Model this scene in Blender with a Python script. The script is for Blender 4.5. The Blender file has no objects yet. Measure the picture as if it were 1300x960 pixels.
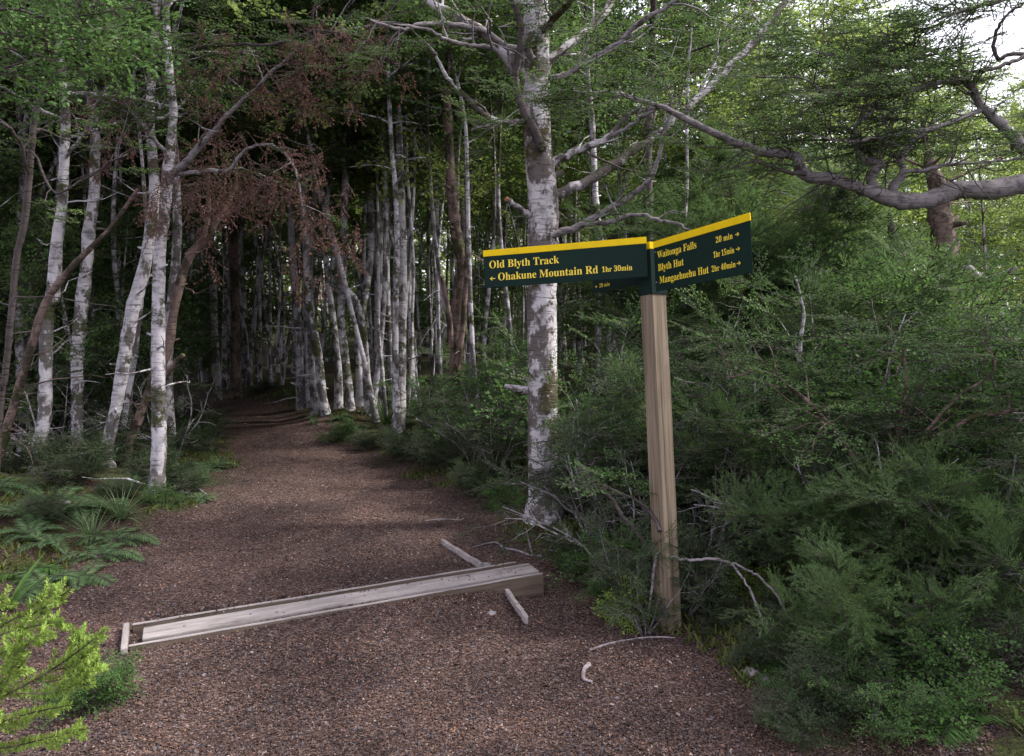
import bpy, math, random
import numpy as np
from mathutils import Vector, Matrix, noise as mnoise

random.seed(11)
rng = np.random.default_rng(11)
scene = bpy.context.scene
col = scene.collection

# ------------------------------------------------------------------ camera
F = 1011.0
CAMZ = 1.5
TH = math.atan(45 / F)
CT, ST = math.cos(TH), math.sin(TH)

def P(px, py, d):
    """a point of the place seen at (px, py) of the photograph, d metres ahead"""
    x, z = (px - 650) / F, (435 - py) / F
    dy = CT + z * ST
    dz = -ST + z * CT
    s = d / dy
    return np.array([x * s, d, CAMZ + dz * s])

cam = bpy.data.cameras.new('camera')
cam.sensor_width = 36.0
cam.lens = 36.0 * F / 1300
cam.shift_y = -45 / 1300
cam.clip_start = 0.05
cam.clip_end = 1000
cam_o = bpy.data.objects.new('camera', cam)
cam_o.location = (0, 0, CAMZ)
cam_o.rotation_euler = (math.pi / 2 - TH, 0, 0)
col.objects.link(cam_o)
scene.camera = cam_o

# ------------------------------------------------------------------ terrain
PY = np.array([-50, 2.0, 3.1, 4.1, 4.9, 5.8, 7.2, 8.9, 10.5, 12.6, 14.0, 15.5])
PL = np.array([-3.4, -3.2, -3.0, -2.75, -2.5, -2.05, -2.42, -3.15, -4.0, -5.1, -7.5, -12])
PR = np.array([1.3, 1.2, 0.85, 0.45, 0.15, -0.29, -1.0, -2.0, -3.1, -4.5, -6.0, -10.5])

def vnoise(x, y, seed=0, s=1.0):
    """smooth value noise, vectorised"""
    x = np.asarray(x, float) * s + seed * 17.3
    y = np.asarray(y, float) * s - seed * 9.1
    xi, yi = np.floor(x).astype(np.int64), np.floor(y).astype(np.int64)
    xf, yf = x - xi, y - yi
    xf, yf = xf * xf * (3 - 2 * xf), yf * yf * (3 - 2 * yf)
    def h(a, b):
        n = (a * 374761393 + b * 668265263 + seed * 144269) & 0x7fffffff
        n = ((n ^ (n >> 13)) * 1274126177) & 0x7fffffff
        return ((n ^ (n >> 16)) & 0xffff) / 65535.0
    return (h(xi, yi) * (1 - xf) + h(xi + 1, yi) * xf) * (1 - yf) + (h(xi, yi + 1) * (1 - xf) + h(xi + 1, yi + 1) * xf) * yf - 0.5

def path_in(x, y):
    """> 0 inside the track, metres to its nearer edge"""
    x = np.asarray(x, float); y = np.asarray(y, float)
    return np.minimum(x - np.interp(y, PY, PL), np.interp(y, PY, PR) - x) - np.where(y > 15.5, 5, 0)

def sst(a, b, x):
    t = np.clip((x - a) / (b - a), 0, 1)
    return t * t * (3 - 2 * t)

def H(x, y):
    x = np.asarray(x, float); y = np.asarray(y, float)
    e = path_in(x, y)
    off = 1 - sst(-0.9, 0.1, e)
    z = 0.03 * vnoise(x, y, 1, 0.8)
    z = z + off * (0.10 + 0.18 * vnoise(x, y, 2, 0.7) + 0.07 * vnoise(x, y, 3, 2.3))
    z = z + 0.016 * vnoise(x, y, 4, 4.0) + 0.008 * vnoise(x, y, 5, 12.0)
    # mossy mounds right of the bend
    z = z + 0.16 * np.exp(-((x + 2.15) ** 2 / 0.5 + (y - 9.4) ** 2 / 0.6))
    z = z + 0.20 * np.exp(-((x + 3.3) ** 2 / 0.9 + (y - 12.2) ** 2 / 1.0))
    # ground falls away at the open end of the drain
    z = z - 0.045 * np.exp(-((x - 0.25) ** 2 / 0.12 + (y - 4.15) ** 2 / 0.2))
    # keep level round the drain
    k = np.exp(-((x + 0.9) ** 2 / 1.2 + (y - 3.9) ** 2 / 0.5))
    z = z * (1 - 0.85 * k)
    u_ = np.clip((x + 1.7) / 1.9, -0.3, 1.3)
    z = z + k * (0.022 + 0.055 * u_) * (1 - sst(-0.12, 0.02, x + 0.02 * vnoise(x, y, 6, 9)))
    # trench under the drain
    tx, ty = 0.952, 0.306
    rx, ry = x + 0.80, y - 3.96
    al, ac = rx * tx + ry * ty, -rx * ty + ry * tx
    z = np.where((np.abs(al) < 0.99) & (np.abs(ac) < 0.112), -0.16, z)
    far = sst(16, 60, np.hypot(x, y))
    return z + far * 0.8

def hz(x, y):
    return float(H(x, y))

def G(px, py):
    """the ground point seen at a pixel"""
    x, z = (px - 650) / F, (435 - py) / F
    dy, dz = CT + z * ST, -ST + z * CT
    zz = 0.0
    for _ in range(12):
        s = (CAMZ - zz) / -dz
        zz = 0.5 * zz + 0.5 * hz(x * s, dy * s)
    return np.array([x * s, dy * s, zz])

# ------------------------------------------------------------------ mesh builder
class MB:
    def __init__(s):
        s.v, s.f, s.m, s.r, s.n, s.sm = [], [], [], [], 0, []
    def add(s, v, f, mat=0, rnd=None, smooth=False):
        v = np.asarray(v, np.float32).reshape(-1, 3)
        f = np.asarray(f, np.int64).reshape(-1, 4)
        s.v.append(v); s.f.append(f + s.n); s.n += len(v)
        s.m.append(np.full(len(f), mat, np.int32))
        s.sm.append(np.full(len(f), smooth, bool))
        s.r.append(np.full(len(v), 0.5, np.float32) if rnd is None else np.asarray(rnd, np.float32))
    def mesh(s, name, mats):
        me = bpy.data.meshes.new(name)
        v = np.concatenate(s.v); f = np.concatenate(s.f)
        me.vertices.add(len(v)); me.vertices.foreach_set('co', v.ravel())
        me.loops.add(len(f) * 4); me.loops.foreach_set('vertex_index', f.ravel().astype(np.int32))
        me.polygons.add(len(f)); me.polygons.foreach_set('loop_start', np.arange(0, len(f) * 4, 4, dtype=np.int32))
        me.polygons.foreach_set('material_index', np.concatenate(s.m))
        me.polygons.foreach_set('use_smooth', np.concatenate(s.sm))
        a = me.attributes.new('rnd', 'FLOAT', 'POINT'); a.data.foreach_set('value', np.concatenate(s.r))
        for m in mats: me.materials.append(m)
        me.update(calc_edges=True)
        return me
    def build(s, name, mats, parent=None):
        if not isinstance(mats, (list, tuple)): mats = [mats]
        if not s.v: return None
        o = bpy.data.objects.new(name, s.mesh(name, mats)); col.objects.link(o)
        if parent is not None: o.parent = parent
        return o

def tag(o, label=None, cat=None, group=None, kind=None):
    if label: o['label'] = label
    if cat: o['category'] = cat
    if group: o['group'] = group
    if kind: o['kind'] = kind
    return o

def thing(name, label, cat, loc=(0, 0, 0), group=None):
    o = bpy.data.objects.new(name, None); col.objects.link(o)
    o.empty_display_size = 0.1
    o.location = loc
    return tag(o, label, cat, group)

def smooth_path(pts, rad, n=6):
    """Catmull-Rom through the points"""
    pts = np.asarray(pts, float); rad = np.asarray(rad, float)
    q = np.vstack([2 * pts[0] - pts[1], pts, 2 * pts[-1] - pts[-2]])
    out, ro = [], []
    for i in range(1, len(q) - 2):
        for k in range(n):
            t = k / n
            out.append(0.5 * ((2 * q[i]) + (-q[i - 1] + q[i + 1]) * t + (2 * q[i - 1] - 5 * q[i] + 4 * q[i + 1] - q[i + 2]) * t * t
                              + (-q[i - 1] + 3 * q[i] - 3 * q[i + 1] + q[i + 2]) * t ** 3))
            ro.append(rad[i - 1] * (1 - t) + rad[i] * t)
    out.append(pts[-1]); ro.append(rad[-1])
    return np.array(out), np.array(ro)

def tube(mb, pts, rad, seg=6, mat=0, rough=0.0, rnd=None, cap=True):
    pts = np.asarray(pts, float); rad = np.asarray(rad, float)
    if cap:
        d0 = pts[-1] - pts[-2]; d0 = d0 / (np.linalg.norm(d0) + 1e-9)
        pts = np.vstack([pts, pts[-1] + d0 * rad[-1] * 0.25]); rad = np.append(rad, rad[-1] * 0.02)
    n = len(pts)
    t = np.gradient(pts, axis=0); t /= np.linalg.norm(t, axis=1)[:, None] + 1e-12
    u = np.cross(t[0], (0.13, 0.97, 0.21)); u /= np.linalg.norm(u)
    U = np.zeros_like(pts)
    for i in range(n):
        u = u - t[i] * np.dot(u, t[i]); u /= np.linalg.norm(u) + 1e-12
        U[i] = u
    W = np.cross(t, U)
    a = np.arange(seg) * 2 * math.pi / seg
    rr = rad[:, None] * np.ones((1, seg))
    if rough:
        rr = rr * (1 + rough * rng.normal(size=(n, seg)) + rough * 0.8 * rng.normal(size=(n, 1)))
    v = pts[:, None, :] + rr[..., None] * (np.cos(a)[None, :, None] * U[:, None, :] + np.sin(a)[None, :, None] * W[:, None, :])
    i = np.arange(n - 1)[:, None] * seg; j = np.arange(seg)[None, :]; j2 = (j + 1) % seg
    f = np.stack([i + j, i + j2, i + seg + j2, i + seg + j], -1).reshape(-1, 4)
    mb.add(v.reshape(-1, 3), f, mat, None if rnd is None else np.full(n * seg, rnd), True)

def wiggle(p0, d, length, n, bend=0.25, up=0.0):
    """a crooked polyline"""
    p = np.array(p0, float); d = np.array(d, float); d /= np.linalg.norm(d)
    out = [p.copy()]
    for k in range(n):
        d = d + rng.normal(size=3) * bend * 0.6 + np.array([0, 0, up])
        d /= np.linalg.norm(d)
        p = p + d * length / n
        out.append(p.copy())
    return np.array(out), d

# ------------------------------------------------------------------ leaves
def leafquad(p, d, nrm, l, w):
    s = np.cross(nrm, d); s /= np.linalg.norm(s) + 1e-9
    return [p, p + d * l * 0.45 + s * w * 0.5, p + d * l, p + d * l * 0.45 - s * w * 0.5]

def make_spray(kind):
    """leaf quads (N,4,3) and twig quads of one spray, lying in xy, pointing +x, about 1 long"""
    L, T = [], []
    def twig(p0, a, ln, lean, lf, lw, gap, spread, jit):
        n = max(2, int(ln / gap)); p = np.array(p0, float); aa = a
        d = np.array([math.cos(aa), math.sin(aa), lean]); d /= np.linalg.norm(d)
        for k in range(n):
            aa += rng.normal() * 0.08
            d = np.array([math.cos(aa), math.sin(aa), lean + rng.normal() * 0.12]); d /= np.linalg.norm(d)
            q = p + d * ln / n
            sd = 1 if k % 2 else -1
            for s_ in ((sd,) if kind != 'needle' else (1, -1)):
                b = aa + s_ * spread + rng.normal() * 0.25
                ld = np.array([math.cos(b), math.sin(b), rng.normal() * jit + (0.25 if kind == 'needle' else 0)]); ld /= np.linalg.norm(ld)
                nr = np.array([rng.normal() * jit * 1.3, rng.normal() * jit * 1.3, 1.0]); nr /= np.linalg.norm(nr)
                L.append(leafquad(q, ld, nr, lf * rng.uniform(.7, 1.25), lw * rng.uniform(.75, 1.2)))
            T.append([p, q])
            p = q
        b = aa
        L.append(leafquad(p, np.array([math.cos(b), math.sin(b), 0]), np.array([0, 0, 1.]), lf, lw))
    if kind == 'beech':
        twig((0, 0, 0), 0, 1.0, 0.0, .062, .046, .05, 0.9, .35)
        for k in range(11):
            x = 0.08 + k * 0.082; s = 1 if k % 2 else -1
            ln = 0.48 * (1 - 0.6 * x) * rng.uniform(.7, 1.2)
            twig((x, 0, rng.normal() * .02), s * rng.uniform(.6, 1.0), ln, rng.normal() * .12, .060, .044, .045, 0.9, .4)
    elif kind == 'coarse':
        twig((0, 0, 0), 0, 1.0, 0.0, .11, .075, .09, 0.9, .4)
        for k in range(7):
            x = 0.1 + k * 0.12; s = 1 if k % 2 else -1
            twig((x, 0, 0), s * rng.uniform(.6, 1.1), 0.5 * (1 - 0.55 * x) * rng.uniform(.7, 1.2), rng.normal() * .25, .11, .075, .08, 0.9, .5)
    elif kind == 'needle':
        twig((0, 0, 0), 0, 1.0, 0.1, .13, .018, .035, 0.55, .3)
        for k in range(9):
            x = 0.08 + k * 0.095; s = 1 if k % 2 else -1
            twig((x, 0, 0), s * rng.uniform(.4, .8), 0.5 * (1 - 0.5 * x) * rng.uniform(.7, 1.2), rng.uniform(0, .5), .12, .017, .04, 0.5, .35)
    elif kind == 'dead':
        for k in range(14):
            x = rng.uniform(0, 0.8)
            twig((x, 0, 0), rng.normal() * 0.6, 0.45 * rng.uniform(.6, 1.3), rng.normal() * .7, .07, .03, .045, 0.6, .8)
    return np.array(L), np.array(T)

SPR = {k: [make_spray(k) for _ in range(5)] for k in ('beech', 'coarse', 'needle', 'dead')}

def frames(D, roll=0.25, upv=(0, 0, 1)):
    D = D / (np.linalg.norm(D, axis=1)[:, None] + 1e-9)
    up = np.array(upv, float)[None, :] + rng.normal(size=D.shape) * roll
    Z = up - D * np.sum(up * D, axis=1)[:, None]; Z /= np.linalg.norm(Z, axis=1)[:, None] + 1e-9
    Y = np.cross(Z, D)
    return np.stack([D, Y, Z], 1)              # rows are the axes

def put_sprays(mb, O, D, S, kind, mat=0, twigmat=1, roll=0.25, upv=(0, 0, 1), twigs=True, rb=None):
    O = np.asarray(O, float); D = np.asarray(D, float); S = np.asarray(S, float)
    if len(O) == 0: return
    Fm = frames(D, roll, upv)
    pick = rng.integers(0, 5, len(O))
    base = rng.uniform(0, 1, len(O)) if rb is None else rb
    for t in range(5):
        ix = np.where(pick == t)[0]
        if len(ix) == 0: continue
        L, T = SPR[kind][t]
        V = np.einsum('nqa,kab->knqb', L, Fm[ix]) * S[ix][:, None, None, None] + O[ix][:, None, None, :]
        k, n = V.shape[:2]
        r = np.clip(base[ix][:, None] * 0.6 + rng.uniform(0, .4, (k, n)), 0, 1)
        mb.add(V.reshape(-1, 3), np.arange(k * n * 4).reshape(-1, 4), mat, np.repeat(r.ravel(), 4))
        if twigs:
            A = np.einsum('nqa,kab->knqb', T, Fm[ix]) * S[ix][:, None, None, None] + O[ix][:, None, None, :]
            w = (0.006 * S[ix])[:, None, None] * np.array([0, 0, 1.0])[None, None, :]
            w2 = np.cross(Fm[ix][:, 0], Fm[ix][:, 2])[:, None, :] * (0.004 * S[ix])[:, None, None]
            Q = np.stack([A[:, :, 0] - w - w2, A[:, :, 0] + w + w2, A[:, :, 1] + w + w2, A[:, :, 1] - w - w2], 2)
            m = Q.shape[0] * Q.shape[1]
            mb.add(Q.reshape(-1, 3), np.arange(m * 4).reshape(-1, 4), twigmat)

# ------------------------------------------------------------------ materials
def new_mat(name):
    m = bpy.data.materials.new(name); m.use_nodes = True
    nt = m.node_tree; nt.nodes.clear()
    return m, nt, nt.nodes, nt.links

def N(nt, typ, **kw):
    n = nt.nodes.new(typ)
    for k, v in kw.items():
        if k.startswith('i_'):
            key = k[2:]
            key = int(key) if key.isdigit() else key.replace('_', ' ')
            n.inputs[key].default_value = v
        else: setattr(n, k, v)
    return n

def ramp(nt, stops, interp='LINEAR'):
    r = nt.nodes.new('ShaderNodeValToRGB'); r.color_ramp.interpolation = interp
    e = r.color_ramp.elements
    while len(e) > 1: e.remove(e[0])
    e[0].position = stops[0][0]; e[0].color = tuple(stops[0][1]) + (1,)
    for p, c in stops[1:]:
        x = e.new(p); x.color = tuple(c) + (1,)
    return r

def g3(v): return (v, v, v)

def leaf_mat(name, c1, c2, c3=None, tr=0.35, rough=0.6, spec=0.14):
    m, nt, ns, ln = new_mat(name)
    at = N(nt, 'ShaderNodeAttribute', attribute_name='rnd')
    geo = N(nt, 'ShaderNodeNewGeometry')
    no = N(nt, 'ShaderNodeTexNoise', i_Scale=1.6, i_Detail=2.0)
    ln.new(geo.outputs['Position'], no.inputs['Vector'])
    mx = N(nt, 'ShaderNodeMath', operation='MULTIPLY_ADD'); mx.inputs[1].default_value = 0.5; 
    ln.new(no.outputs[0], mx.inputs[0])
    hf = N(nt, 'ShaderNodeMath', operation='MULTIPLY_ADD'); hf.inputs[1].default_value = 0.75; hf.inputs[2].default_value = -0.12
    ln.new(at.outputs['Fac'], hf.inputs[0]); ln.new(hf.outputs[0], mx.inputs[2])
    des = lambda c: tuple(np.array(c) * 1.22 + .03 * np.dot(c, (.3, .6, .1)))
    st = [(0.0, des(c1)), (0.75, des(c2))] + ([(1.0, des(c3))] if c3 else [])
    r = ramp(nt, st); ln.new(mx.outputs[0], r.inputs[0])
    p = N(nt, 'ShaderNodeBsdfPrincipled', i_Roughness=rough)
    p.inputs['Specular IOR Level'].default_value = spec
    t = N(nt, 'ShaderNodeBsdfTranslucent')
    hs = N(nt, 'ShaderNodeHueSaturation', i_Hue=0.492, i_Saturation=1.0, i_Value=1.45)
    ln.new(r.outputs[0], p.inputs['Base Color']); ln.new(r.outputs[0], hs.inputs['Color']); ln.new(hs.outputs[0], t.inputs['Color'])
    mix = N(nt, 'ShaderNodeMixShader', i_0=tr)
    ln.new(p.outputs[0], mix.inputs[1]); ln.new(t.outputs[0], mix.inputs[2])
    o = N(nt, 'ShaderNodeOutputMaterial'); ln.new(mix.outputs[0], o.inputs[0])
    return m

def bark_mat(name, light, mid, dark, patch=0.55, lines=0.5, moss=0.35, mosscol=(0.035, 0.04, 0.012), scale=1.0, world=False):
    m, nt, ns, ln = new_mat(name)
    if world:
        tc = N(nt, 'ShaderNodeNewGeometry'); src = tc.outputs['Position']
    else:
        tc = N(nt, 'ShaderNodeTexCoord'); src = tc.outputs['Object']
    oi = N(nt, 'ShaderNodeObjectInfo'); om = N(nt, 'ShaderNodeVectorMath', operation='ADD')
    oc = N(nt, 'ShaderNodeVectorMath', operation='SCALE'); oc.inputs[0].default_value = (7, 3, 11); ln.new(oi.outputs['Random'], oc.inputs['Scale'])
    ln.new(src, om.inputs[0]); ln.new(oc.outputs[0], om.inputs[1]); src = om.outputs[0]
    mp = N(nt, 'ShaderNodeMapping'); mp.inputs['Scale'].default_value = (scale, scale, scale); ln.new(src, mp.inputs[0])
    n1 = N(nt, 'ShaderNodeTexNoise', i_Scale=9.0, i_Detail=5.0, i_Roughness=0.65); ln.new(mp.outputs[0], n1.inputs['Vector'])
    r1 = ramp(nt, [(0.34, mid), (0.50, light), (0.75, np.array(light) * 1.08)]); ln.new(n1.outputs[0], r1.inputs[0])
    # lenticel bands across the trunk
    mp2 = N(nt, 'ShaderNodeMapping'); mp2.inputs['Scale'].default_value = (8 * scale, 8 * scale, 75 * scale); ln.new(src, mp2.inputs[0])
    n2 = N(nt, 'ShaderNodeTexNoise', i_Scale=1.0, i_Detail=3.0, i_Roughness=0.6); ln.new(mp2.outputs[0], n2.inputs['Vector'])
    r2 = ramp(nt, [(0.54, g3(0)), (0.66, g3(lines))]); ln.new(n2.outputs[0], r2.inputs[0])
    mA = N(nt, 'ShaderNodeMixRGB'); mA.inputs[2].default_value = tuple(dark) + (1,)
    ln.new(r2.outputs[0], mA.inputs[0]); ln.new(r1.outputs[0], mA.inputs[1])
    # big dark patches of old bark and lichen
    mp3 = N(nt, 'ShaderNodeMapping'); mp3.inputs['Scale'].default_value = (2.6 * scale, 2.6 * scale, 1.7 * scale); mp3.inputs['Location'].default_value = (3, 1, 7); ln.new(src, mp3.inputs[0])
    n3 = N(nt, 'ShaderNodeTexNoise', i_Scale=2.0, i_Detail=6.0, i_Roughness=0.7); ln.new(mp3.outputs[0], n3.inputs['Vector'])
    r3 = ramp(nt, [(patch, g3(0)), (patch + 0.05, g3(0.85))]); ln.new(n3.outputs[0], r3.inputs[0])
    mB = N(nt, 'ShaderNodeMixRGB'); mB.inputs[2].default_value = tuple(np.array(dark) * 0.8 + np.array(mosscol) * 0.3) + (1,)
    ln.new(r3.outputs[0], mB.inputs[0]); ln.new(mA.outputs[0], mB.inputs[1])
    n4 = N(nt, 'ShaderNodeTexNoise', i_Scale=2.3, i_Detail=5.0, i_Roughness=0.75); ln.new(mp.outputs[0], n4.inputs['Vector'])
    r4 = ramp(nt, [(1 - moss, g3(0)), (1 - moss + 0.05, g3(0.9))]); ln.new(n4.outputs[0], r4.inputs[0])
    mC = N(nt, 'ShaderNodeMixRGB'); mC.inputs[2].default_value = tuple(mosscol) + (1,)
    ln.new(r4.outputs[0], mC.inputs[0]); ln.new(mB.outputs[0], mC.inputs[1])
    p = N(nt, 'ShaderNodeBsdfPrincipled', i_Roughness=0.85); p.inputs['Specular IOR Level'].default_value = 0.15
    ln.new(mC.outputs[0], p.inputs['Base Color'])
    ad = N(nt, 'ShaderNodeMath', operation='SUBTRACT'); ln.new(n1.outputs[0], ad.inputs[0]); ln.new(r2.outputs[0], ad.inputs[1])
    ad2 = N(nt, 'ShaderNodeMath', operation='ADD'); ln.new(ad.outputs[0], ad2.inputs[0]); ln.new(r4.outputs[0], ad2.inputs[1])
    b = N(nt, 'ShaderNodeBump', i_Strength=0.7, i_Distance=0.012); ln.new(ad2.outputs[0], b.inputs['Height']); ln.new(b.outputs[0], p.inputs['Normal'])
    o = N(nt, 'ShaderNodeOutputMaterial'); ln.new(p.outputs[0], o.inputs[0])
    return m

def plain_mat(name, c, rough=0.7, spec=0.3, noise=None, nscale=(6, 6, 6), bump=0.0):
    m, nt, ns, ln = new_mat(name)
    p = N(nt, 'ShaderNodeBsdfPrincipled', i_Roughness=rough); p.inputs['Specular IOR Level'].default_value = spec
    if noise:
        tc = N(nt, 'ShaderNodeTexCoord'); mp = N(nt, 'ShaderNodeMapping'); mp.inputs['Scale'].default_value = nscale
        ln.new(tc.outputs['Object'], mp.inputs[0])
        n = N(nt, 'ShaderNodeTexNoise', i_Scale=1.0, i_Detail=6.0, i_Roughness=0.65); ln.new(mp.outputs[0], n.inputs['Vector'])
        r = ramp(nt, noise); ln.new(n.outputs[0], r.inputs[0]); ln.new(r.outputs[0], p.inputs['Base Color'])
        if bump:
            b = N(nt, 'ShaderNodeBump', i_Strength=bump, i_Distance=0.004); ln.new(n.outputs[0], b.inputs['Height']); ln.new(b.outputs[0], p.inputs['Normal'])
    else: p.inputs['Base Color'].default_value = tuple(c) + (1,)
    o = N(nt, 'ShaderNodeOutputMaterial'); ln.new(p.outputs[0], o.inputs[0])
    return m

M = {}
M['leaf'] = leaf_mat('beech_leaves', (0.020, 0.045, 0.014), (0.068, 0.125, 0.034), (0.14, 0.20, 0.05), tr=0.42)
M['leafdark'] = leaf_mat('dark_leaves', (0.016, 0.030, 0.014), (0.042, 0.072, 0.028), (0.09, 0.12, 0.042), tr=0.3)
M['leafsunlit'] = leaf_mat('sunlit_tint_leaves', (0.06, 0.10, 0.022), (0.15, 0.21, 0.05), (0.26, 0.29, 0.08), tr=0.5)  # paler, yellower version of the beech leaves: sunlight put into the colour
M['leafblue'] = leaf_mat('needle_leaves', (0.026, 0.050, 0.018), (0.066, 0.118, 0.036), (0.15, 0.19, 0.06), tr=0.35)
M['leafyel'] = leaf_mat('young_needles', (0.075, 0.125, 0.022), (0.17, 0.25, 0.045), (0.31, 0.37, 0.10), tr=0.3)
M['leafmid'] = leaf_mat('shrub_leaves', (0.022, 0.055, 0.016), (0.06, 0.125, 0.03), (0.13, 0.20, 0.04), tr=0.35)
M['fern'] = leaf_mat('fern_fronds', (0.038, 0.070, 0.032), (0.085, 0.145, 0.062), (0.21, 0.22, 0.11), tr=0.35)
M['dead'] = leaf_mat('dead_leaves', (0.06, 0.036, 0.029), (0.145, 0.076, 0.058), (0.25, 0.145, 0.11), tr=0.3)
M['twig'] = plain_mat('twig_bark', (0.05, 0.04, 0.038), 0.85, 0.1)
M['palebark'] = bark_mat('pale_beech_bark', (0.40, 0.38, 0.41), (0.18, 0.165, 0.18), (0.045, 0.036, 0.036), patch=0.50, moss=0.45)
M['mainbark'] = bark_mat('silver_beech_bark', (0.42, 0.40, 0.42), (0.18, 0.165, 0.17), (0.05, 0.035, 0.035), patch=0.475, lines=0.45, moss=0.45, scale=1.0, mosscol=(0.045, 0.038, 0.014))
M['greybark'] = bark_mat('grey_beech_bark', (0.34, 0.32, 0.335), (0.17, 0.155, 0.16), (0.035, 0.028, 0.028), patch=0.51, moss=0.44)
M['farbark'] = bark_mat('far_beech_bark', (0.42, 0.40, 0.42), (0.20, 0.18, 0.19), (0.035, 0.028, 0.028), patch=0.50, moss=0.46)
M['brownbark'] = bark_mat('brown_bark', (0.15, 0.108, 0.095), (0.085, 0.06, 0.055), (0.022, 0.016, 0.015), patch=0.50, moss=0.44)
M['darkbark'] = bark_mat('dark_bark', (0.075, 0.062, 0.062), (0.045, 0.037, 0.037), (0.02, 0.016, 0.016), patch=0.62, moss=0.36)
M['limbbark'] = bark_mat('limb_bark', (0.21, 0.19, 0.20), (0.10, 0.088, 0.092), (0.03, 0.024, 0.024), patch=0.57, moss=0.34, scale=1.8)
M['stick'] = plain_mat('dry_stick', 0, 0.85, 0.1, [(0.35, (0.16, 0.13, 0.13)), (0.6, (0.36, 0.31, 0.32))], (20, 20, 20))
M['cut'] = plain_mat('cut_wood', (0.30, 0.14, 0.07), 0.8, 0.1)
M['post'] = plain_mat('post_timber', 0, 0.75, 0.2, [(0.34, (0.05, 0.038, 0.026)), (0.40, (0.11, 0.086, 0.06)), (0.52, (0.165, 0.13, 0.092)), (0.72, (0.25, 0.20, 0.155))], (46, 46, 1.3), 0.6)
M['timber'] = plain_mat('weathered_plank', 0, 0.8, 0.2, [(0.30, (0.12, 0.10, 0.095)), (0.45, (0.23, 0.205, 0.20)), (0.6, (0.29, 0.26, 0.255)), (0.8, (0.38, 0.345, 0.34))], (5, 34, 34), 0.3)
M['timberside'] = plain_mat('drain_board', 0, 0.85, 0.2, [(0.30, (0.06, 0.045, 0.035)), (0.55, (0.12, 0.09, 0.07)), (0.8, (0.17, 0.135, 0.11))], (4, 40, 40), 0.4)
M['signgreen'] = plain_mat('sign_green', (0.002, 0.014, 0.011), 0.6, 0.15)
def sign_mat(name, c, dirt, rough):
    m, nt, ns, ln = new_mat(name)
    geo = N(nt, 'ShaderNodeNewGeometry'); n = N(nt, 'ShaderNodeTexNoise', i_Scale=9.0, i_Detail=7.0, i_Roughness=0.7); ln.new(geo.outputs['Position'], n.inputs['Vector'])
    f = ramp(nt, [(0.48, g3(0)), (0.72, g3(0.6))]); ln.new(n.outputs[0], f.inputs[0])
    mx = N(nt, 'ShaderNodeMixRGB'); mx.inputs[1].default_value = tuple(c) + (1,); mx.inputs[2].default_value = tuple(dirt) + (1,); ln.new(f.outputs[0], mx.inputs[0])
    p = N(nt, 'ShaderNodeBsdfPrincipled'); p.inputs['Specular IOR Level'].default_value = .1; ln.new(mx.outputs[0], p.inputs['Base Color'])
    q = N(nt, 'ShaderNodeMath', operation='MULTIPLY_ADD'); q.inputs[1].default_value = .35; q.inputs[2].default_value = rough - .15; ln.new(n.outputs[0], q.inputs[0]); ln.new(q.outputs[0], p.inputs['Roughness'])
    o = N(nt, 'ShaderNodeOutputMaterial'); ln.new(p.outputs[0], o.inputs[0]); return m
M['signgreen'] = sign_mat('sign_green_paint', (0.002, 0.013, 0.010), (0.006, 0.022, 0.014), .5)
M['signyellow'] = plain_mat('sign_yellow', (0.62, 0.43, 0.004), 0.45, 0.4)
M['signyellow'] = sign_mat('sign_yellow_paint', (0.62, 0.43, 0.004), (0.42, 0.30, 0.02), .5)
M['letter'] = plain_mat('lettering_yellow', (0.66, 0.50, 0.03), 0.45, 0.4)
M['screw'] = plain_mat('screw_steel', (0.12, 0.11, 0.10), 0.4, 0.5)
M['stone'] = plain_mat('stone', 0, 0.85, 0.2, [(0.35, (0.12, 0.11, 0.12)), (0.65, (0.28, 0.25, 0.26))], (14, 14, 14), 0.6)

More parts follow.
